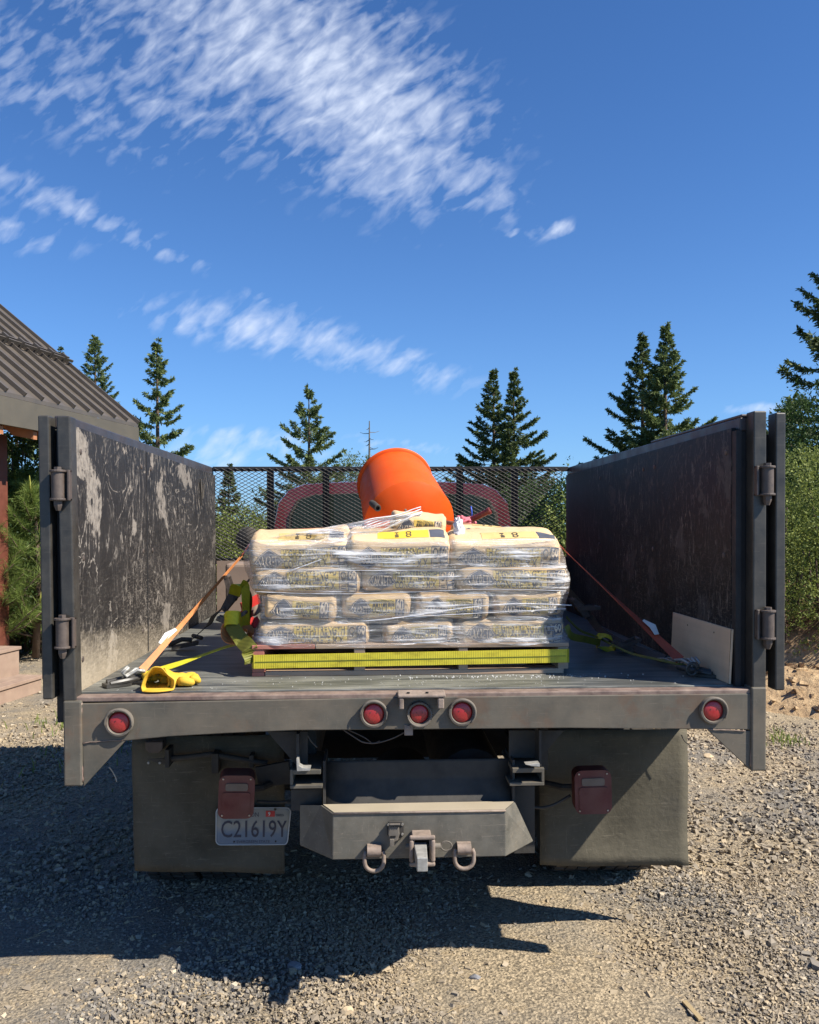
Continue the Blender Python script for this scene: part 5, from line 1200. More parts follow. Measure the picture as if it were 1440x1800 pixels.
# long yellow strap from the left ring to the pallet, and its ratchet
yst = thing('ratchet_strap', (-0.9, 0.4, DECK), 'slack yellow strap from the left bed ring to the pallet corner', 'ratchet strap')
P = [Wz(222, 1193, DECK+0.02), Wz(262, 1183, DECK+0.03), W(333, 1160, 0.45), W(395, 1138, 0.50), W(440, 1126, 0.52)]
b = MB(); b.ribbon(webpath(P), 0.040, (0.05, 1.0, 0.12), 0.003); b.build('webbing', 'web_yellow', yst)
P = [W(443, 1165, PYF+0.0), W(438, 1140, 0.33), W(425, 1125, 0.38), W(408, 1100, 0.46), W(404, 1088, 0.50)]
b = MB(); b.ribbon(webpath(P), [0.066]*9+[0.060]*8+[0.055]*8+[0.05]*8, [(0.1, 0.2, 1)]*8+[(0.5, 0.2, 0.8)]*9+[(0.7, 0.2, 0.5)]*8+[(0.8, -0.2, 0.3)]*8, 0.003); b.build('webbing', 'web_olive', yst)
P = [W(404, 1090, 0.52), W(398, 1105, 0.50), W(402, 1122, 0.47), W(420, 1126, 0.45), W(436, 1112, 0.47), W(430, 1100, 0.5)]
b = MB(); b.ribbon(webpath(P), 0.055, (0.3, 0.9, 0.35), 0.003); b.build('webbing', 'web_orange', yst)
b = MB(); P = [W(394, 1092, 0.50), W(400, 1086, 0.47), W(418, 1086, 0.46), W(424, 1090, 0.49), W(432, 1098, 0.52)]; b.ribbon(webpath(P), 0.055, (0, 0.3, 1), 0.003); b.build('webbing', 'web_yellow', yst)
def ratchet(c, parent, s=1.0, rot=0.0):
    M = Matrix.Translation(c) @ Matrix.Rotation(rot, 4, 'Y') @ Matrix.Scale(s, 4); b = MB(); T = lambda *a: M @ Vector(a)
    for y in (-0.026, 0.026):
        b.prism([T(-0.055, y, -0.012), T(0.05, y, -0.014), T(0.056, y, 0.012), T(0.01, y, 0.022), T(-0.052, y, 0.010)], M.to_3x3() @ Vector((0, 0.004, 0)))
        b.prism([T(-0.010, y*1.25, 0.0), T(0.012, y*1.25, -0.004), T(0.060, y*1.25, 0.062), T(0.044, y*1.25, 0.070)], M.to_3x3() @ Vector((0, 0.003, 0)))
        b.lathe([(0.019, -0.002), (0.019, 0.002)], T(0, y*1.12, 0.0), (0, 1, 0), 12)
    for x, z, r in ((0.052, 0.066, 0.008), (0.0, 0.0, 0.011), (-0.045, 0.0, 0.006), (0.045, 0.0, 0.005)): b.tube([T(x, -0.034, z), T(x, 0.034, z)], r*s, 8)
    return b.build('ratchet', 'hinge_steel', parent, 0.001)
ratchet(W(402, 1093, 0.52), yst, 0.9, 0.4)
bst = thing('ratchet_strap', (-1.0, 1.2, DECK), 'black strap with steel ratchet and yellow tail, left of the stack', 'ratchet strap')
H0 = Wz(318, 1136, DECK+0.02); RC = W(409, 1052, 1.02)
b = MB(); P = [H0+Vector((0.05, 0, 0.03)), W(362, 1102, 1.08), W(380, 1080, 1.05), RC]; b.ribbon(webpath(P), [0.035]*25, (0.5, -0.5, 0.4), 0.004); b.build('webbing', 'web_black', bst)
b = MB(); P = [RC, W(425, 1035, 1.0), W(439, 1018, 1.0)]; b.ribbon(webpath(P), 0.035, (0.5, -0.5, 0.4), 0.003); b.build('webbing', 'web_black', bst)
ratchet(RC, bst, 1.25, -0.9)
b = MB(); b.obox(H0+Vector((0.02, 0, 0.005)), (0.06, 0.01, 0.01), (-0.005, 0.025, 0), (0, 0, 0.008)); b.tube([H0+Vector((0.05, 0, 0.03)), H0+Vector((0.01, -0.02, 0.035)), H0+Vector((-0.05, -0.02, 0.01))], 0.011, 8); b.tube([H0+Vector((0.05, 0.03, 0.045)), H0+Vector((0.10, -0.02, 0.04))], 0.010, 8); b.build('hook', 'rubber', bst, smooth=40)
P = [W(412, 1046, 0.98), W(416, 1030, 0.93), W(424, 1027, 0.90), W(431, 1032, 0.90), W(432, 1060, 0.88), W(434, 1090, 0.85), W(440, 1122, 0.82)]
b = MB(); n = len(webpath(P)); b.ribbon(webpath(P), [0.055-0.030*i/n for i in range(n)], [Vector((0.9, -0.35, 0.1)).lerp(Vector((0.5, 0.8, 0)), i/n) for i in range(n)], 0.003); b.build('webbing', 'web_yellow', bst)
P = [W(432, 1032, 0.93), W(440, 1050, 0.94), W(438, 1080, 0.92), W(433, 1110, 0.88)]
b = MB(); b.ribbon(webpath(P), 0.030, (0.4, 0.9, 0), 0.003); b.build('webbing', 'web_olive', bst)
# right side: slack olive straps in the shade of the wall
gst = thing('ratchet_strap', (0.95, 0.8, DECK), 'tangled olive and black straps lying in shade along the right wall', 'ratchet strap')
b = MB(); P = [Wz(1205, 1170, DECK+0.03), Wz(1150, 1158, DECK+0.025), Wz(1105, 1147, DECK+0.02), W(1050, 1120, 0.85), W(1020, 1108, 0.75), W(996, 1085, 0.60)]
b.ribbon(webpath(P), 0.011, (0.3, 0.8, 0.5), 0.003); b.build('webbing', 'web_olive', gst)
P = [W(995, 1100, 0.5), W(1005, 1118, 0.52), W(1030, 1124, 0.7), W(1055, 1130, 0.8)]
b = MB(); b.ribbon(webpath(P), 0.030, (0.4, 0.3, 0.9), 0.003); b.build('webbing', 'web_olive', gst)
P = [Wz(1048, 1134, DECK+0.01), W(1052, 1122, 0.85), W(1064, 1117, 0.85), W(1076, 1124, 0.85), Wz(1078, 1138, DECK+0.01), Wz(1060, 1142, DECK+0.008)]
b = MB(); b.ribbon(webpath(P), 0.05, (0.15, 1, 0.2), 0.003); b.build('webbing', 'web_yellow', gst)
P = [W(1000, 1040, 1.25), W(1030, 1075, 1.2), W(1058, 1110, 1.1), Wz(1110, 1138, DECK+0.02), Wz(1168, 1157, DECK+0.02)]
b = MB(); b.ribbon(webpath(P), 0.035, (0.6, -0.3, 0.5), 0.004); b.build('webbing', 'web_black', gst)
ratchet(Wz(1092, 1136, DECK+0.03), gst, 1.0, 0.5); ratchet(W(1018, 1068, 1.2), gst, 1.1, 0.9)
hookpair('hook', Wz(1162, 1158, DECK+0.02), Wz(1196, 1168, DECK+0.02), gst, 0.004)

# plywood offcut leaning on the right wall
A = [Wz(1187, 1164, DECK+0.002), Wz(1292, 1203, DECK+0.002)]
yf = 0.66; yn = 0.066; xb = 1.151; xt = 1.1605; zz = 1.255
b = MB(); b.prism([(xb, yn, DECK+0.002), (xb, yf, DECK+0.002), (xt, yf, zz), (xt, yn, zz)], (0.009, 0, 0)); ply = b.build('plywood_offcut', 'plywood', bevel=0.001)
settag(ply, 'tan plywood offcut leaning low against the right black wall', 'plywood')
b = MB()
for k in range(2): b.prism([(xb-0.0005, yn-0.0008, DECK+0.002), (xb-0.0005, yn-0.0008, DECK+0.004), (xt+0.0, yn-0.0008, zz), (xt-0.002, yn-0.0008, zz)], (0.0, 0.0006, 0))
for (fy_, fz_) in ((0.25, 0.85), (0.70, 0.83), (0.42, 0.1)):
    yy_ = yn+(yf-yn)*fy_; zz_ = DECK+(zz-DECK)*fz_; xx_ = xb+(xt-xb)*fz_
    b.lathe([(0.003, 0), (0.003, 0.001)], (xx_-0.001, yy_, zz_), (-1, 0, 0), 8)
b.build('nail_hole', 'black_hole', ply)

# ---- mixer drum
dc = W(719, 917, 1.28); AXD = Vector((-0.125, 0.885, 0.45)).normalized()
drum = thing('mixer_drum', dc+Vector((0, 0, -0.2)), 'orange concrete mixer drum lying tipped back on top of the load', 'mixer drum')
k = 4.14/1480
b = MB(); b.lathe([(0.223, 0.0), (0.222, 0.03), (0.214, 0.18), (0.204, 0.36), (0.195, 0.450), (0.205, 0.455), (0.209, 0.468), (0.203, 0.482), (0.186, 0.478), (0.186, 0.46), (0.205, 0.20), (0.212, 0.01)], dc, AXD, 72, False)
b.build('drum_body', 'orange', drum, smooth=40)
b = MB(); b.lathe([(0.216, -0.003), (0.225, -0.003), (0.226, -0.012), (0.215, -0.022), (0.15, -0.060), (0.08, -0.078), (0.0, -0.082)], dc, AXD, 72, False); b.build('drum_base', 'orange', drum, smooth=30)
# spoon-shaped seam marks and the drive spigot
sp_ = W(664, 893, 1.10); b = MB(); b.lathe([(0.010, -0.004), (0.016, -0.004), (0.017, 0.0), (0.017, 0.11), (0.0, 0.11)], sp_, Vector((-0.25, 1, 0.25)).normalized()*1.0, 20, False); b.build('spigot', 'rubber', drum, smooth=40)
b = MB(); b.lathe([(0.0, 0.006), (0.012, 0.006)], sp_, Vector((-0.25, 1, 0.25)), 16, False); b.build('spigot_bore', 'black_hole', drum)
for px, py in ((713, 897), (752, 903)):
    b = MB(); b.lathe([(0.007, 0), (0.005, 0.012), (0.0, 0.013)], W(px, py, 1.10), (0, -1, 0.2), 8, False); b.build('bolt', 'rust_pink', drum, smooth=40)
# things lying behind the load on top
b = MB(); p0 = W(818, 919, 1.05); p1 = W(862, 897, 0.98); b.lathe([(0.014, 0), (0.014, (p1-p0).length), (0.011, (p1-p0).length+0.001), (0.010, (p1-p0).length-0.02)], p0, p1-p0, 16, False); b.lathe([(0.017, 0.0), (0.017, 0.012)], p1-(p1-p0).normalized()*0.014, p1-p0, 16)
o = b.build('steel_handle', 'red_pipe', smooth=40); settag(o, 'dark red steel tube handle sticking up beside the orange drum', 'handle')
b = MB(); P = [W(782, 918, 1.0), W(830, 924, 1.0), W(870, 930, 1.0), W(905, 934, 1.0)]; b.tube(P, 0.011, 10); o = b.build('copper_bar', 'copper_pipe', smooth=True); settag(o, 'long copper-brown bar lying across the top of the load at right', 'bar')
rope = MB(); rr = random.Random(4)
for k in range(9):
    P = [W(804+rr.uniform(-4, 34), 912+rr.uniform(-4, 9), 1.04+rr.uniform(-.03, .03)) for _ in range(4)]; rope.tube(webpath(P), rr.uniform(0.005, 0.009), 6)
o = rope.build('strap_bundle', 'pink_rope', smooth=True); settag(o, 'bundle of pink-red webbing between the orange drum and the dark red handle', 'strap bundle')
b = MB(); b.tube([W(829, 912, 1.06), W(829.5, 900, 1.06), W(828, 890, 1.06)], 0.0035, 6); o = b.build('zip_tie', 'blue_plastic', smooth=True); settag(o, 'short blue cord standing up behind the pink strap bundle', 'cord')
# red strap reel by the headboard, left of the pallet
b = MB(); P = [W(425, 1068, 1.5), W(455, 1052, 1.6)]; b.ribbon(P, 0.05, (0, 0, 1), 0.012)
P = [Wz(428, 1096, DECK+0.03), Wz(436, 1088, DECK+0.07), Wz(446, 1094, DECK+0.05), Wz(456, 1090, DECK+0.06)]; b.ribbon(webpath(P), 0.05, (0.3, 0.5, 0.8), 0.006)
P = [Wz(430, 1099, DECK+0.01), Wz(445, 1099, DECK+0.02), Wz(460, 1098, DECK+0.02)]; b.ribbon(webpath(P), 0.05, (0, 0.9, 0.3), 0.01)
P = [W(424, 1075, 1.45), W(434, 1082, 1.4), W(444, 1078, 1.45)]; b.ribbon(webpath(P), 0.04, (0.4, 0.5, 0.8), 0.006)
o = b.build('red_chain_binder', 'red_steel'); settag(o, 'bright red chain binder lying on the deck behind the left of the pallet', 'chain binder')
b = MB(); pbox(b, 396, 990, 452, 1084, 1.75, 2.0); o = b.build('tan_box', 'tan_cover', bevel=0.02, seg=3); settag(o, 'tan board box standing on the deck behind the left side of the stack', 'box')

# ---- leather work gloves
def glove(base, yaw, seed, label, s=1.0):
    g = thing('work_glove', base, label, 'glove', 'yellow leather gloves dropped on the tail of the bed')
    M = Matrix.Translation(base) @ Matrix.Rotation(yaw, 4, 'Z') @ Matrix.Scale(s, 4)
    # palm and cuff as an open flattened sleeve from cuff (y=-.06) to knuckles (y=.07)
    def fn(u, v):
        a = 2*math.pi*u; y = -0.072+0.145*v
        w = 0.050+0.008*(1-v)**2-0.006*math.sin(v*3); h = 0.040*(1-v)**0.6+0.012+0.006*math.sin(v*6+seed)
        sag = 0.35 if math.sin(a) > 0 else 1.0
        x = w*math.cos(a)*(1+0.12*noise.noise(Vector((math.cos(a), v*3, seed)))); z = h*math.sin(a)+0.010*math.cos(3*a+seed)*(1-v)*(1 if math.sin(a) > 0 else 0.2)
        z += 0.008*noise.noise(Vector((math.cos(a)*2, math.sin(a)*2, v*4+seed*3)))
        return M @ Vector((x, y+0.012*math.sin(a)*(1-v)+0.008*math.cos(2*a)*(1-v), max(z+0.022, 0.002)))
    b = MB(); b.grid(36, 22, fn, wrapu=True); p = b.build('cuff', 'yellow_leather', g, smooth=True, solid=0.0028)
    b = MB(); b.tube([fn(k/36, 0.0) for k in range(36)], 0.0026, 6, closed=True); b.build('hem', 'yellow_leather', p, smooth=True)
    for k, (x, L, bend) in enumerate(((-0.036, 0.062, 0.6), (-0.013, 0.072, 0.9), (0.011, 0.068, 1.1), (0.034, 0.054, 0.8))):
        pts = []; pos = Vector((x, 0.055, 0.024)); ang = 0.25
        for j in range(7): pts.append(M @ pos); pos = pos+Vector((x*0.10, math.cos(ang)*L/6, math.sin(ang)*L/6)); ang -= bend/4+0.1*math.sin(seed*5+j+k)
        for q_ in pts: q_.z = max(q_.z, base.z+0.012)
        b = MB(); b.tube(pts, [0.0135, 0.0145, 0.0145, 0.0135, 0.013, 0.011, 0.005], 10); b.build('finger', 'yellow_leather', g, smooth=True)
    pts = [M @ Vector(q_) for q_ in ((0.042, -0.005, 0.022), (0.060, 0.014, 0.024), (0.072, 0.034, 0.020), (0.076, 0.052, 0.015), (0.076, 0.060, 0.013))]
    b = MB(); b.tube(pts, [0.017, 0.0165, 0.015, 0.012, 0.005], 10); b.build('thumb', 'yellow_leather', g, smooth=True)
b1 = Wz(276, 1222, DECK+0.001)
glove(Vector((b1.x-0.030, 0.128, DECK+0.001)), R(14), 1, 'left yellow leather work glove with its cuff gaping towards the tail', 0.96)
glove(Vector((b1.x+0.030, 0.165, DECK+0.004)), R(-58), 2, 'yellow leather work glove folded flat, right of the gaping one', 0.72)
# crumbs of concrete mix spilt along the deck edge
b = MB(); rr = random.Random(8)
for _ in range(110):
    x = rr.gauss(0.35, 0.22); y = 0.27+rr.gauss(0, 0.025); s = rr.uniform(0.0006, 0.0018); b.obox((x, y, DECK+s), (s, 0.3*s, 0), (-0.3*s, s, 0), (0, 0.2*s, s))
for _ in range(120):
    x = rr.uniform(-1.1, 1.15); y = rr.uniform(0.07, 0.30); s = rr.uniform(0.0004, 0.0011); b.obox((x, y, DECK+s), (s, 0.3*s, 0), (-0.3*s, s, 0), (0, 0.2*s, s))
o = b.build('spilt_crumbs', 'white_label', origin=(0, 0, DECK)); settag(o, 'pale crumbs of spilt concrete mix on the deck in front of the pallet', 'crumbs', kind='stuff')
# ------------------------------------------------------------------ house porch on the left
ex, ey = Vector((0.205, 0.979, 0)), Vector((-0.979, 0.205, 0))      # along the eave (away), and in from the eave
E1 = W(243, 757, 9.3)           # far lower corner of the eave
E1 = Vector((E1.x, E1.y, 0)); ZE = W(243, 745, 9.3).z
def hp(a, bq, z): return E1+ex*a+ey*bq+Vector((0, 0, z))            # a<0 comes towards the camera
house = thing('house_porch', hp(-4, 2, 0), 'timber porch with brown standing-seam metal roof at the left edge', 'house')
A0, DR, RISE = -12.0, 3.0, 2.45
b = MB(); b.prism([hp(0, 0, ZE), hp(0, DR, ZE+RISE), hp(A0, DR, ZE+RISE), hp(A0, 0, ZE)], (0, 0, -0.05)); roof = b.build('roof', 'roof_metal', house)
b = MB(); b.prism([hp(0, 2*DR, ZE), hp(0, DR+0.01, ZE+RISE), hp(A0, DR+0.01, ZE+RISE), hp(A0, 2*DR, ZE)], (0, 0, -0.05)); b.build('roof', 'roof_metal', house)
nrm = (Vector((0, 0, DR))-ey*RISE).normalized()
b = MB(); k = 0.0
while k > A0:
    p0, p1 = hp(k-0.02, -0.01, ZE), hp(k-0.02, DR, ZE+RISE); b.obox((p0+p1)/2+nrm*0.02, (p1-p0)/2, ex*0.013, nrm*0.022); k -= 0.33
b.build('standing_seam', 'roof_metal', roof)
b = MB(); f0 = 0.36*1.0
k = -0.2
while k > A0:
    c = hp(k, DR*0.36, ZE+RISE*0.36)+nrm*0.07; b.obox(c, ex*0.02, (hp(0, 1, RISE/DR)-hp(0, 0, 0)).normalized()*0.05, nrm*0.06); k -= 0.33
for dv in (-0.03, 0.05):
    p0 = hp(0, DR*0.36, ZE+RISE*0.36)+nrm*0.08+(hp(0, 1, RISE/DR)-hp(0, 0, 0)).normalized()*dv; b.obox((p0+p0+ex*A0)/2, ex*A0/2, nrm*0.018, (hp(0, 1, RISE/DR)-hp(0, 0, 0)).normalized()*0.012)
b.build('snow_guard', 'roof_metal', roof)
b = MB(); b.prism([hp(0.0, -0.012, ZE-0.055), hp(A0, -0.012, ZE-0.055), hp(A0, -0.012, ZE-0.36), hp(0.0, -0.012, ZE-0.36)], ey*0.04); b.build('fascia', 'fascia', house)
b = MB(); b.prism([hp(0.012, 0.03, ZE-0.06), hp(0.012, DR, ZE+RISE-0.06), hp(0.012, DR, ZE+RISE-0.32), hp(0.012, 0.03, ZE-0.36)], -ex*0.04); b.build('rake_board', 'fascia', house)
k = -0.6
while k > A0:
    b = MB(); b.prism([hp(k, 0.04, ZE-0.37), hp(k, 0.04, ZE-0.46), hp(k, 0.30, ZE-0.46+0.05), hp(k, 2.6, ZE+1.55), hp(k, 2.6, ZE+1.75), hp(k, 0.2, ZE-0.20)], ex*0.07); b.build('rafter', 'timber', house); k -= 0.61
def scr_x(p):
    q = CROT.transposed() @ (p-CAM); return PPX+FPX*q.x/-q.z
apost = min(np.linspace(-8, -0.5, 200), key=lambda a: abs(scr_x(hp(a, 0.62, 1.0))+7))
for a in (apost, apost-3.2, apost-6.4):
    b = MB(); p = hp(a, 0.62, 0); b.obox(p+Vector((0, 0, 1.35)), ex*0.10, ey*0.10, (0, 0, 1.35)); b.build('porch_post', 'timber_dark', house, 0.01)
b = MB(); b.obox(hp(-6, 0.62, ZE-0.17), ex*5.8, ey*0.09, (0, 0, 0.12)); b.build('eave_beam', 'timber', house)
b = MB(); b.obox(hp(-7.5, 3.6, 1.9), ex*4.5, ey*1.2, (0, 0, 1.9)); b.build('wall', 'siding', house)
def post_x(px, z=None): pass
# stepped deck
steps = thing('deck_steps', W(30, 1200, 5.0)*1.0, 'two pinkish-brown plank deck steps beside the drive at the left edge', 'steps')
s1 = Wz(73, 1216, GZ); y1 = s1.y
zt1 = W(73, 1178, y1).z
d1 = (Wz(0, 1240, GZ)-s1); d1.z = 0; d1 = d1.normalized(); inn = Vector((-d1.y, d1.x, 0)); inn = inn if inn.y > 0 else -inn
def stepbox(corner, ln, depth, zt, name):
    b = MB(); b.prism([corner, corner+d1*ln, corner+d1*ln+inn*depth, corner+inn*depth], (0, 0, zt-0.035)); o = b.build(name, 'deck_board', steps, 0.004)
    b = MB(); n = max(1, int(depth/0.14))
    for k in range(n):
        a = corner+inn*(k*0.14+0.004-0.02)+Vector((0, 0, zt-0.033)); b.prism([a-d1*0.02, a+d1*ln, a+d1*ln+inn*0.134, a+inn*0.134-d1*0.02], (0, 0, 0.032))
    b.build('tread_boards', 'deck_board', o, 0.003)
stepbox(s1.copy(), 3.2, 0.42, zt1, 'lower_step')
c2 = W(34, 1174, y1+0.55); c2.z = 0; zt2 = W(34, 1136, y1+0.55).z; stepbox(c2, 3.2, 2.6, zt2, 'upper_step')

# ------------------------------------------------------------------ vegetation
def cards(P, D, S, L, Wd, jitter=0.3):
    """leaf blades: points P, direction D (unit), side S, length L, width Wd -> quads (n,4)"""
    n = len(P); L = np.broadcast_to(L, n)[:, None]; Wd = np.broadcast_to(Wd, n)[:, None]
    a = P; m1 = P+D*L*0.45+S*Wd*0.5; t = P+D*L; m2 = P+D*L*0.45-S*Wd*0.5
    v = np.stack([a, m1, t, m2], 1).reshape(-1, 3); f = np.arange(4*n).reshape(n, 4); return v, f
def unit(a): return a/np.maximum(1e-9, np.linalg.norm(a, axis=-1, keepdims=True))
def conifer(name, px, pyt, dist, spread, label, seed, mat='fir_dark', dens=1.0, droop=0.15, whorl=0.32, gap=0.0, leaf=0.085, group=None, base_z=0.0, lean=0.0, crownlow=0.12, power=0.85, asym=None, bmat='bark'):
    """spread = (dy, halfwidth) in photo pixels: crown half width dy below the tip"""
    rg = np.random.default_rng(seed); y = dist+CAM.y; tip = W(px, pyt, y); H = tip.z-base_z; x = tip.x
    t = thing(name, (x, y, base_z), label, 'tree', group)
    dyz = spread[0]*dist/1480; hw = spread[1]*dist/1480
    b = MB(); nT = 14
    b.tube([Vector((x+lean*(k/nT-1)*H, y, base_z-0.1+(H+0.1)*k/nT)) for k in range(nT+1)], [max(0.010, H*0.016*(1-k/nT)**0.9+0.008) for k in range(nT+1)], 8); 
    P = []; D = []; z = H*0.995; twv = MB(); Ls = []
    ang0 = 0
    while z > H*crownlow:
        dz = H-z; r = hw*(dz/dyz)**power if dz < dyz*1.0 else hw*(1+0.55*(dz/dyz-1))
        r = min(r, H*0.30)
        nb = 5+int(dz/H*6); 
        for k in range(nb):
            if rg.random() < gap: continue
            a = ang0+2*math.pi*k/nb+rg.normal(0, 0.25); Lb = r*rg.uniform(0.76, 1.12)
            if asym: Lb *= 1+asym*math.cos(a)
            if Lb < 0.05: Lb = 0.05
            el = 0.55*(1-dz/H)**2+0.10-droop*min(1, dz/(0.6*H))+rg.normal(0, 0.07)
            da = np.array([math.cos(a), math.sin(a), 0]); n = max(3, int(Lb/0.16)+2)
            s = np.linspace(0.0, 1, n); zc = z+rg.normal(0, whorl*0.2)
            pts = np.stack([x+lean*(zc/H-1)*H+da[0]*Lb*s, y+da[1]*Lb*s, base_z+zc+Lb*(np.sin(el)*s-0.10*np.sin(s*3.14)*droop*4+0.16*s**3*(1 if droop < 0.4 else 0))], 1)
            if Lb > 0.5: twv.tube([Vector(p) for p in pts[::max(1, n//4)]], [max(0.003, 0.012*Lb**0.5*(1-0.8*i/max(1, len(pts[::max(1, n//4)])-1))) for i in range(len(pts[::max(1, n//4)]))], 4)
            # side twigs fan out flat from the branch
            m = int(max(9, Lb*72*dens)); ss = rg.uniform(0.12, 1.0, m)**0.8
            base = np.stack([np.interp(ss, s, pts[:, i]) for i in range(3)], 1)
            side = np.array([-da[1], da[0], 0]); sg = rg.choice([-1, 1], m)[:, None]; tl = (0.34*Lb*(1.05-ss)+0.06)[:, None]*rg.uniform(0.4, 1.0, (m, 1))
            td = unit(da[None]*0.75+side[None]*sg*0.8+rg.normal(0, 0.16, (m, 3))+np.array([0, 0, -0.05]))
            nn = 5
            for j in range(nn):
                f = (j+0.5)/nn; p = base+td*tl*f; P.append(p); D.append(unit(td+rg.normal(0, 0.5, (m, 3)))); Ls.append(np.full(m, leaf*1.15))
            P.append(base); D.append(unit(da[None]+rg.normal(0, 0.6, (m, 3)))); Ls.append(np.full(m, leaf*0.8))
        ang0 += 1.3; z -= whorl*(0.30+0.70*min(1, dz/(0.35*H)))*rg.uniform(0.8, 1.2)
    # leader
    lz = rg.uniform(0, 0.06*H, 40); lp = np.stack([np.full(40, x), np.full(40, y), base_z+H-lz], 1); P.append(lp); D.append(unit(np.stack([rg.normal(0, 1, 40), rg.normal(0, 1, 40), np.full(40, 0.9)], 1))); Ls.append(np.full(40, leaf*0.6))
    b.v += []; tr = b.build('trunk', bmat, t, smooth=True)
    if twv.v: twv.build('limb', bmat, t)
    P = np.concatenate(P); D = np.concatenate(D); L = np.concatenate(Ls)*rg.uniform(0.6, 1.3, len(P)); S = unit(np.cross(D, rg.normal(0, 1, D.shape)))
    v, f = cards(P, D, S, L, L*0.36); fast_mesh('crown', v, f, mat, t); return t
far = 'fir trees standing beyond the truck'
conifer('fir_tree', 167, 592, 34, (105, 36), 'mid-height fir rising behind the porch roof', 11, 'fir_light', 1.0, 0.15, 0.42, group=far)
conifer('fir_tree', 107, 616, 40, (60, 22), 'tiny fir tip peeking over the porch roof ridge line', 12, 'fir_dark', 0.8, group=far)
conifer('fir_tree', 276, 604, 24, (195, 60), 'slender open fir just left of the truck bed, right of the porch roof', 13, 'fir_light', 1.2, 0.2, 0.42, 0.10, group=far, power=0.9)
conifer('fir_tree', 543, 686, 25, (115, 60), 'light sparse fir with gaps between its branches, left of the orange drum', 14, 'fir_light', 1.15, 0.0, 0.50, 0.12, group=far, power=1.0)
conifer('fir_tree', 868, 655, 27, (160, 55), 'left spire of the twin dark firs right of the orange drum', 15, 'fir_dark', 1.15, 0.05, 0.34, group=far, asym=-0.25, power=1.05)
conifer('fir_tree', 903, 655, 26, (160, 52), 'right spire of the twin dark firs right of the orange drum', 16, 'fir_dark', 1.15, 0.0, 0.34, group=far, asym=0.2, power=1.05)
conifer('fir_tree', 1130, 590, 23.6, (200, 72), 'shorter left trunk of the big dense firs above the right wall', 17, 'fir_dark', 1.3, 0.12, 0.36, group=far, asym=-0.2, power=1.1)
conifer('fir_tree', 1170, 577, 22.6, (200, 66), 'tallest right spire of the big dense firs above the right wall', 18, 'fir_light', 1.5, 0.08, 0.34, group=far, power=1.05, asym=0.15)
conifer('fir_tree', 402, 828, 22, (80, 24), 'dark fir seen through the mesh at the left end of the headboard', 19, 'fir_dark', 1.2, group=far)
conifer('fir_tree', 1492, 400, 13.0, (330, 150), 'large drooping fir reaching in from the right edge of the picture', 20, 'fir_dark', 1.2, 0.5, 0.42, 0.0, leaf=0.07)
conifer('fir_tree', 28, 640, 15, (120, 60), 'dark fir standing in shade under the porch eave', 21, 'fir_dark', 1.2, 0.2, 0.4, leaf=0.09)
conifer('fir_tree', 1392, 705, 19, (120, 40), 'pale-tipped young fir behind the right outer post', 22, 'fir_light', 1.1, 0.1, 0.4)
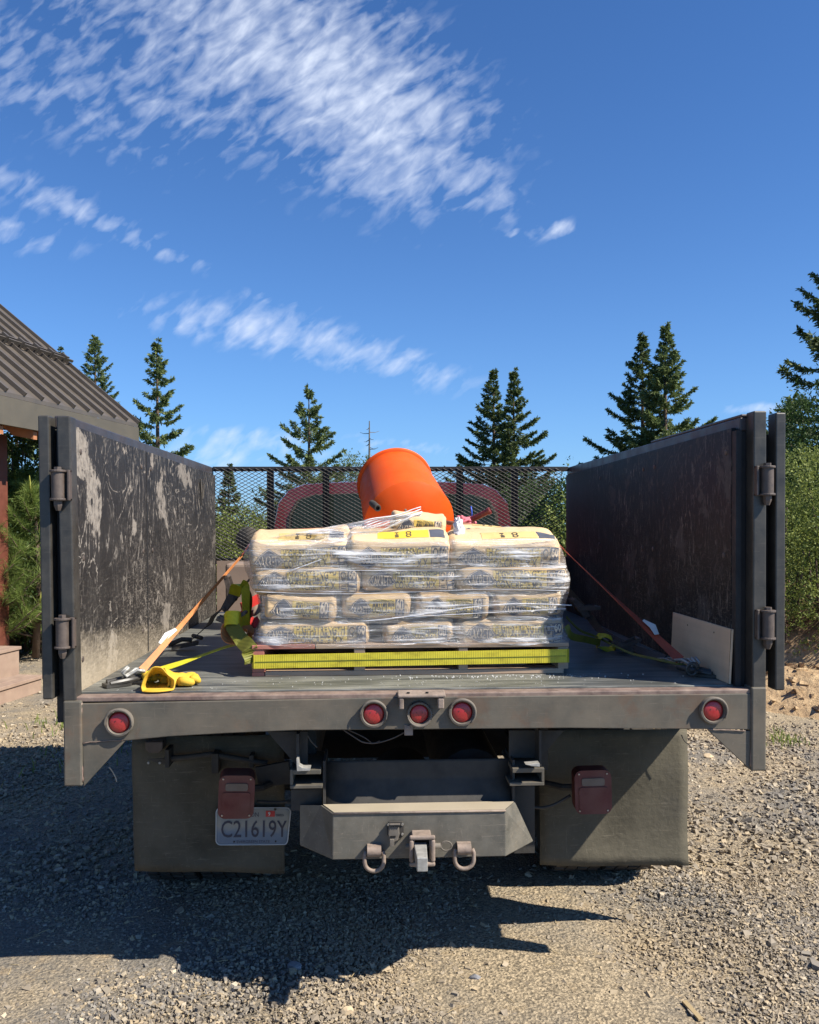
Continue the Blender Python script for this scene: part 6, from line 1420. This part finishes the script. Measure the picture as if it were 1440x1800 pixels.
# bare snag
def snag():
    y = 30+CAM.y; tp = W(649, 740, y); t = thing('dead_snag', (tp.x, y, 0), 'thin bare dead conifer behind the drum with a few short twigs', 'tree')
    b = MB(); b.tube([(tp.x+0.02, y, 0), (tp.x, y, tp.z*0.6), (tp.x+0.01, y, tp.z)], [0.10, 0.05, 0.018], 6); b.build('trunk', 'bark_grey', t)
    b = MB()
    for pz, dx in ((762, -16), (760, 18), (773, -9), (780, -6), (786, 12), (790, 16), (752, -5), (770, 8), (800, -10)):
        p = W(649, pz, y); q = p+Vector((dx*30/1480, random.uniform(-.2, .2), 0.06 if abs(dx) > 12 else -0.06)); b.tube([p, p.lerp(q, 0.6)+Vector((0, 0, -0.03)), q], [0.018, 0.012, 0.007], 4)
    b.build('twig', 'bark_grey', t)
snag()
def bush(name, lumps, label, seed, mat, n, leaf, group=None, cat='bush', asp=0.55, stems=True):
    """lumps: [(x, y, z, rx, ry, rz)]; leaves gathered on sprays over lumpy volumes"""
    rg = np.random.default_rng(seed); x0 = sum(l[0] for l in lumps)/len(lumps); y0 = sum(l[1] for l in lumps)/len(lumps)
    t = thing(name, (x0, y0, 0), label, cat, group); P = []; D = []
    wts = np.array([l[3]*l[5]+l[3]*l[4] for l in lumps]); wts = wts/wts.sum()
    for l, w in zip(lumps, wts):
        m = int(n*w/14)+2; d = unit(rg.normal(0, 1, (m, 3))); r = rg.uniform(0.35, 1.0, m)**0.45
        r = r*(1+0.22*np.array([noise.noise(Vector(q)*2.4+Vector((seed, 0, 0))) for q in d])); c = np.array(l[:3])+d*r[:, None]*np.array(l[3:])
        k = 14; spray = unit(d+rg.normal(0, 0.5, (m, 3))+np.array([0, 0, 0.25])); sl = rg.uniform(0.6, 1.5, m)*leaf*5
        f = rg.random((m, k, 1)); p = c[:, None]+spray[:, None]*sl[:, None, None]*f+rg.normal(0, leaf*0.55, (m, k, 3))
        P.append(p.reshape(-1, 3)); D.append(unit(spray[:, None]+rg.normal(0, 0.9, (m, k, 3))).reshape(-1, 3))
    P = np.concatenate(P); D = np.concatenate(D); ok = P[:, 2] > 0.02; P, D = P[ok], D[ok]; L = leaf*rg.uniform(0.6, 1.3, len(P)); S = unit(np.cross(D, rg.normal(0, 1, D.shape)))
    v, f = cards(P, D, S, L, L*asp); fast_mesh('crown', v, f, mat, t)
    if stems:
        b = MB(); rr = random.Random(seed)
        for l in lumps:
            for _ in range(3):
                p = Vector((l[0]+rr.uniform(-.3, .3)*l[3], l[1]+rr.uniform(-.3, .3)*l[4], -0.02)); q = Vector(l[:3])+Vector((rr.uniform(-.5, .5)*l[3], rr.uniform(-.5, .5)*l[4], rr.uniform(0, .6)*l[5]))
                b.tube([p, p.lerp(q, 0.5)+Vector((rr.uniform(-.05, .05), 0, 0)), q], [0.03, 0.02, 0.008], 5)
        b.build('stem', 'bark', t)
    return t
def lumpsat(spec, d):
    out = []
    for px, py, r, rz in spec:
        y = d+CAM.y+0.3*math.sin(px); c = W(px, py, y); out.append((c.x, y, c.z, r, r, rz))
    return out
# bright shrubs behind the right posts
bush('leafy_shrub', lumpsat([(1400, 900, .50, .6), (1440, 880, .5, .6), (1490, 920, .6, .8), (1405, 1000, .5, .6), (1450, 1020, .6, .6), (1540, 1000, .8, 1.0), (1395, 1070, .45, .45), (1450, 1090, .5, .4)], 8.6), 'bright green small-leaved shrub on the earth bank behind the right posts', 31, 'shrub_leaf', 52000, 0.030)
bush('leafy_shrub', lumpsat([(1420, 800, .6, .7), (1470, 790, .8, .9), (1540, 850, 1.0, 1.2), (1385, 870, .5, .7)], 11.5), 'darker taller shrub behind the bright one at the right edge', 32, 'bush_dark', 30000, 0.045)
bush('leafy_shrub', lumpsat([(1300, 1000, .9, 1.1), (1180, 1010, .9, 1.0), (1060, 1000, .9, 1.1), (1380, 1000, .8, 1.0)], 11.0), 'row of green shrubs hidden mostly by the right truck wall', 35, 'shrub_leaf', 26000, 0.05)
bush('leafy_shrub', lumpsat([(945, 960, 1.0, .8), (995, 945, 1.0, .9), (900, 980, 1.0, .8), (960, 930, .8, .7)], 14), 'olive-green shrub seen through the right end of the mesh', 33, 'bush_dark', 30000, 0.06)
bush('leafy_shrub', lumpsat([(385, 965, .9, .5), (430, 970, 1.0, .5), (480, 985, 1.0, .6), (340, 970, .9, .5), (410, 1000, .9, .5)], 13), 'sunny green shrub seen through the left end of the mesh', 34, 'shrub_leaf', 30000, 0.05)
bush('rounded_tree', lumpsat([(622, 832, .45, .5), (606, 842, .4, .4), (641, 840, .4, .45), (570, 915, 1.0, .8), (680, 915, 1.0, .8)], 30), 'low rounded olive tree just left of the orange drum', 36, 'fir_light', 14000, 0.07, cat='tree')
# thickets under the eave and behind everything
bush('leafy_shrub', lumpsat([(20, 830, .8, .8), (62, 850, .7, .9), (-30, 860, .9, .9), (40, 900, .8, .8), (-40, 960, .9, 1.0), (30, 990, .9, 1.0), (90, 960, 1.0, 1.1), (150, 980, 1.0, 1.0), (60, 1060, .8, .7), (10, 1080, .8, .6), (62, 1115, .6, .35), (25, 1125, .6, .3), (95, 1120, .6, .35)], 11.5), 'dark green thicket behind the pine at the left edge', 37, 'bush_dark', 36000, 0.05)
rg_ = random.Random(12); spec = []
lump = []
for k in range(64):
    x = -70+k*2.3+rg_.uniform(-1, 1); y = rg_.uniform(48, 62); h = rg_.uniform(2.0, 3.4); lump.append((x, y, h*0.45, 1.9, 1.8, h*0.6))
tl = bush('far_treeline', lump, 'low green tree line closing the far horizon', 40, 'bush_dark', 42000, 0.20, stems=False); tl['kind'] = 'stuff'; tl['category'] = 'tree line'
# young pine with long needles
def pine(px, pyt, dist, label, seed, s=1.0, H=None):
    rg = np.random.default_rng(seed); y = dist+CAM.y; tp = W(px, pyt, y); H = tp.z; t = thing('young_pine', (tp.x, y, 0), label, 'tree', 'young long-needled pines by the deck steps')
    b = MB(); b.tube([(tp.x, y, 0), (tp.x+0.05, y, H*0.5), (tp.x, y, H)], [0.05, 0.035, 0.015], 8); b.build('trunk', 'bark', t, smooth=True)
    P = []; D = []; cp = []; cd = []; lb = MB()
    z = 0.25
    while z < H:
        nb = 6
        for k in range(nb):
            a = rg.uniform(0, 6.28); L = s*(0.95*(1-z/H)**0.7+0.18)*rg.uniform(0.7, 1.1); da = np.array([math.cos(a), math.sin(a), 0.35])
            p0 = np.array([tp.x, y, z]); e = p0+da*L+np.array([0, 0, 0.25*L]); lb.tube([Vector(p0), Vector(p0+da*L*0.55), Vector(e)], [0.014, 0.010, 0.006], 5)
            for q in np.linspace(0.25, 1.0, 7):
                c = p0+da*L*q+np.array([0, 0, 0.25*L*q*q]); m = 50
                ax = unit(np.array([da[0], da[1], 0.7])); d = unit(ax[None]*0.9+rg.normal(0, 0.52, (m, 3))); P.append(c[None]+rg.normal(0, 0.015, (m, 3))); D.append(d)
            if rg.random() < 0.22: cp.append(e); cd.append(unit(np.array([da[0]*0.2, da[1]*0.2, 1.0])))
        z += 0.16
    cp.append(np.array([tp.x, y, H-0.05])); cd.append(np.array([0, 0, 1.0]))
    lb.build('limb', 'bark', t, smooth=True)
    P = np.concatenate(P); D = np.concatenate(D); L = s*rg.uniform(0.12, 0.22, len(P)); S = unit(np.cross(D, rg.normal(0, 1, D.shape))); v, f = cards(P, D, S, L, 0.0045); fast_mesh('crown', v, f, 'pine_needle', t)
    for p, d in zip(cp, cd):
        b = MB(); b.tube([Vector(p), Vector(p+d*0.07), Vector(p+d*0.15)], [0.012, 0.011, 0.004], 6); b.build('candle', 'candle', t, smooth=True)
pine(18, 850, 11.2, 'young long-needled pine nearest the left edge with pale yellow candles', 51, 1.0); pine(60, 868, 10.6, 'shorter bright young pine right behind the outer gate post', 52, 0.8); pine(-35, 930, 10.2, 'low young pine partly cut off by the left edge', 53, 0.9)
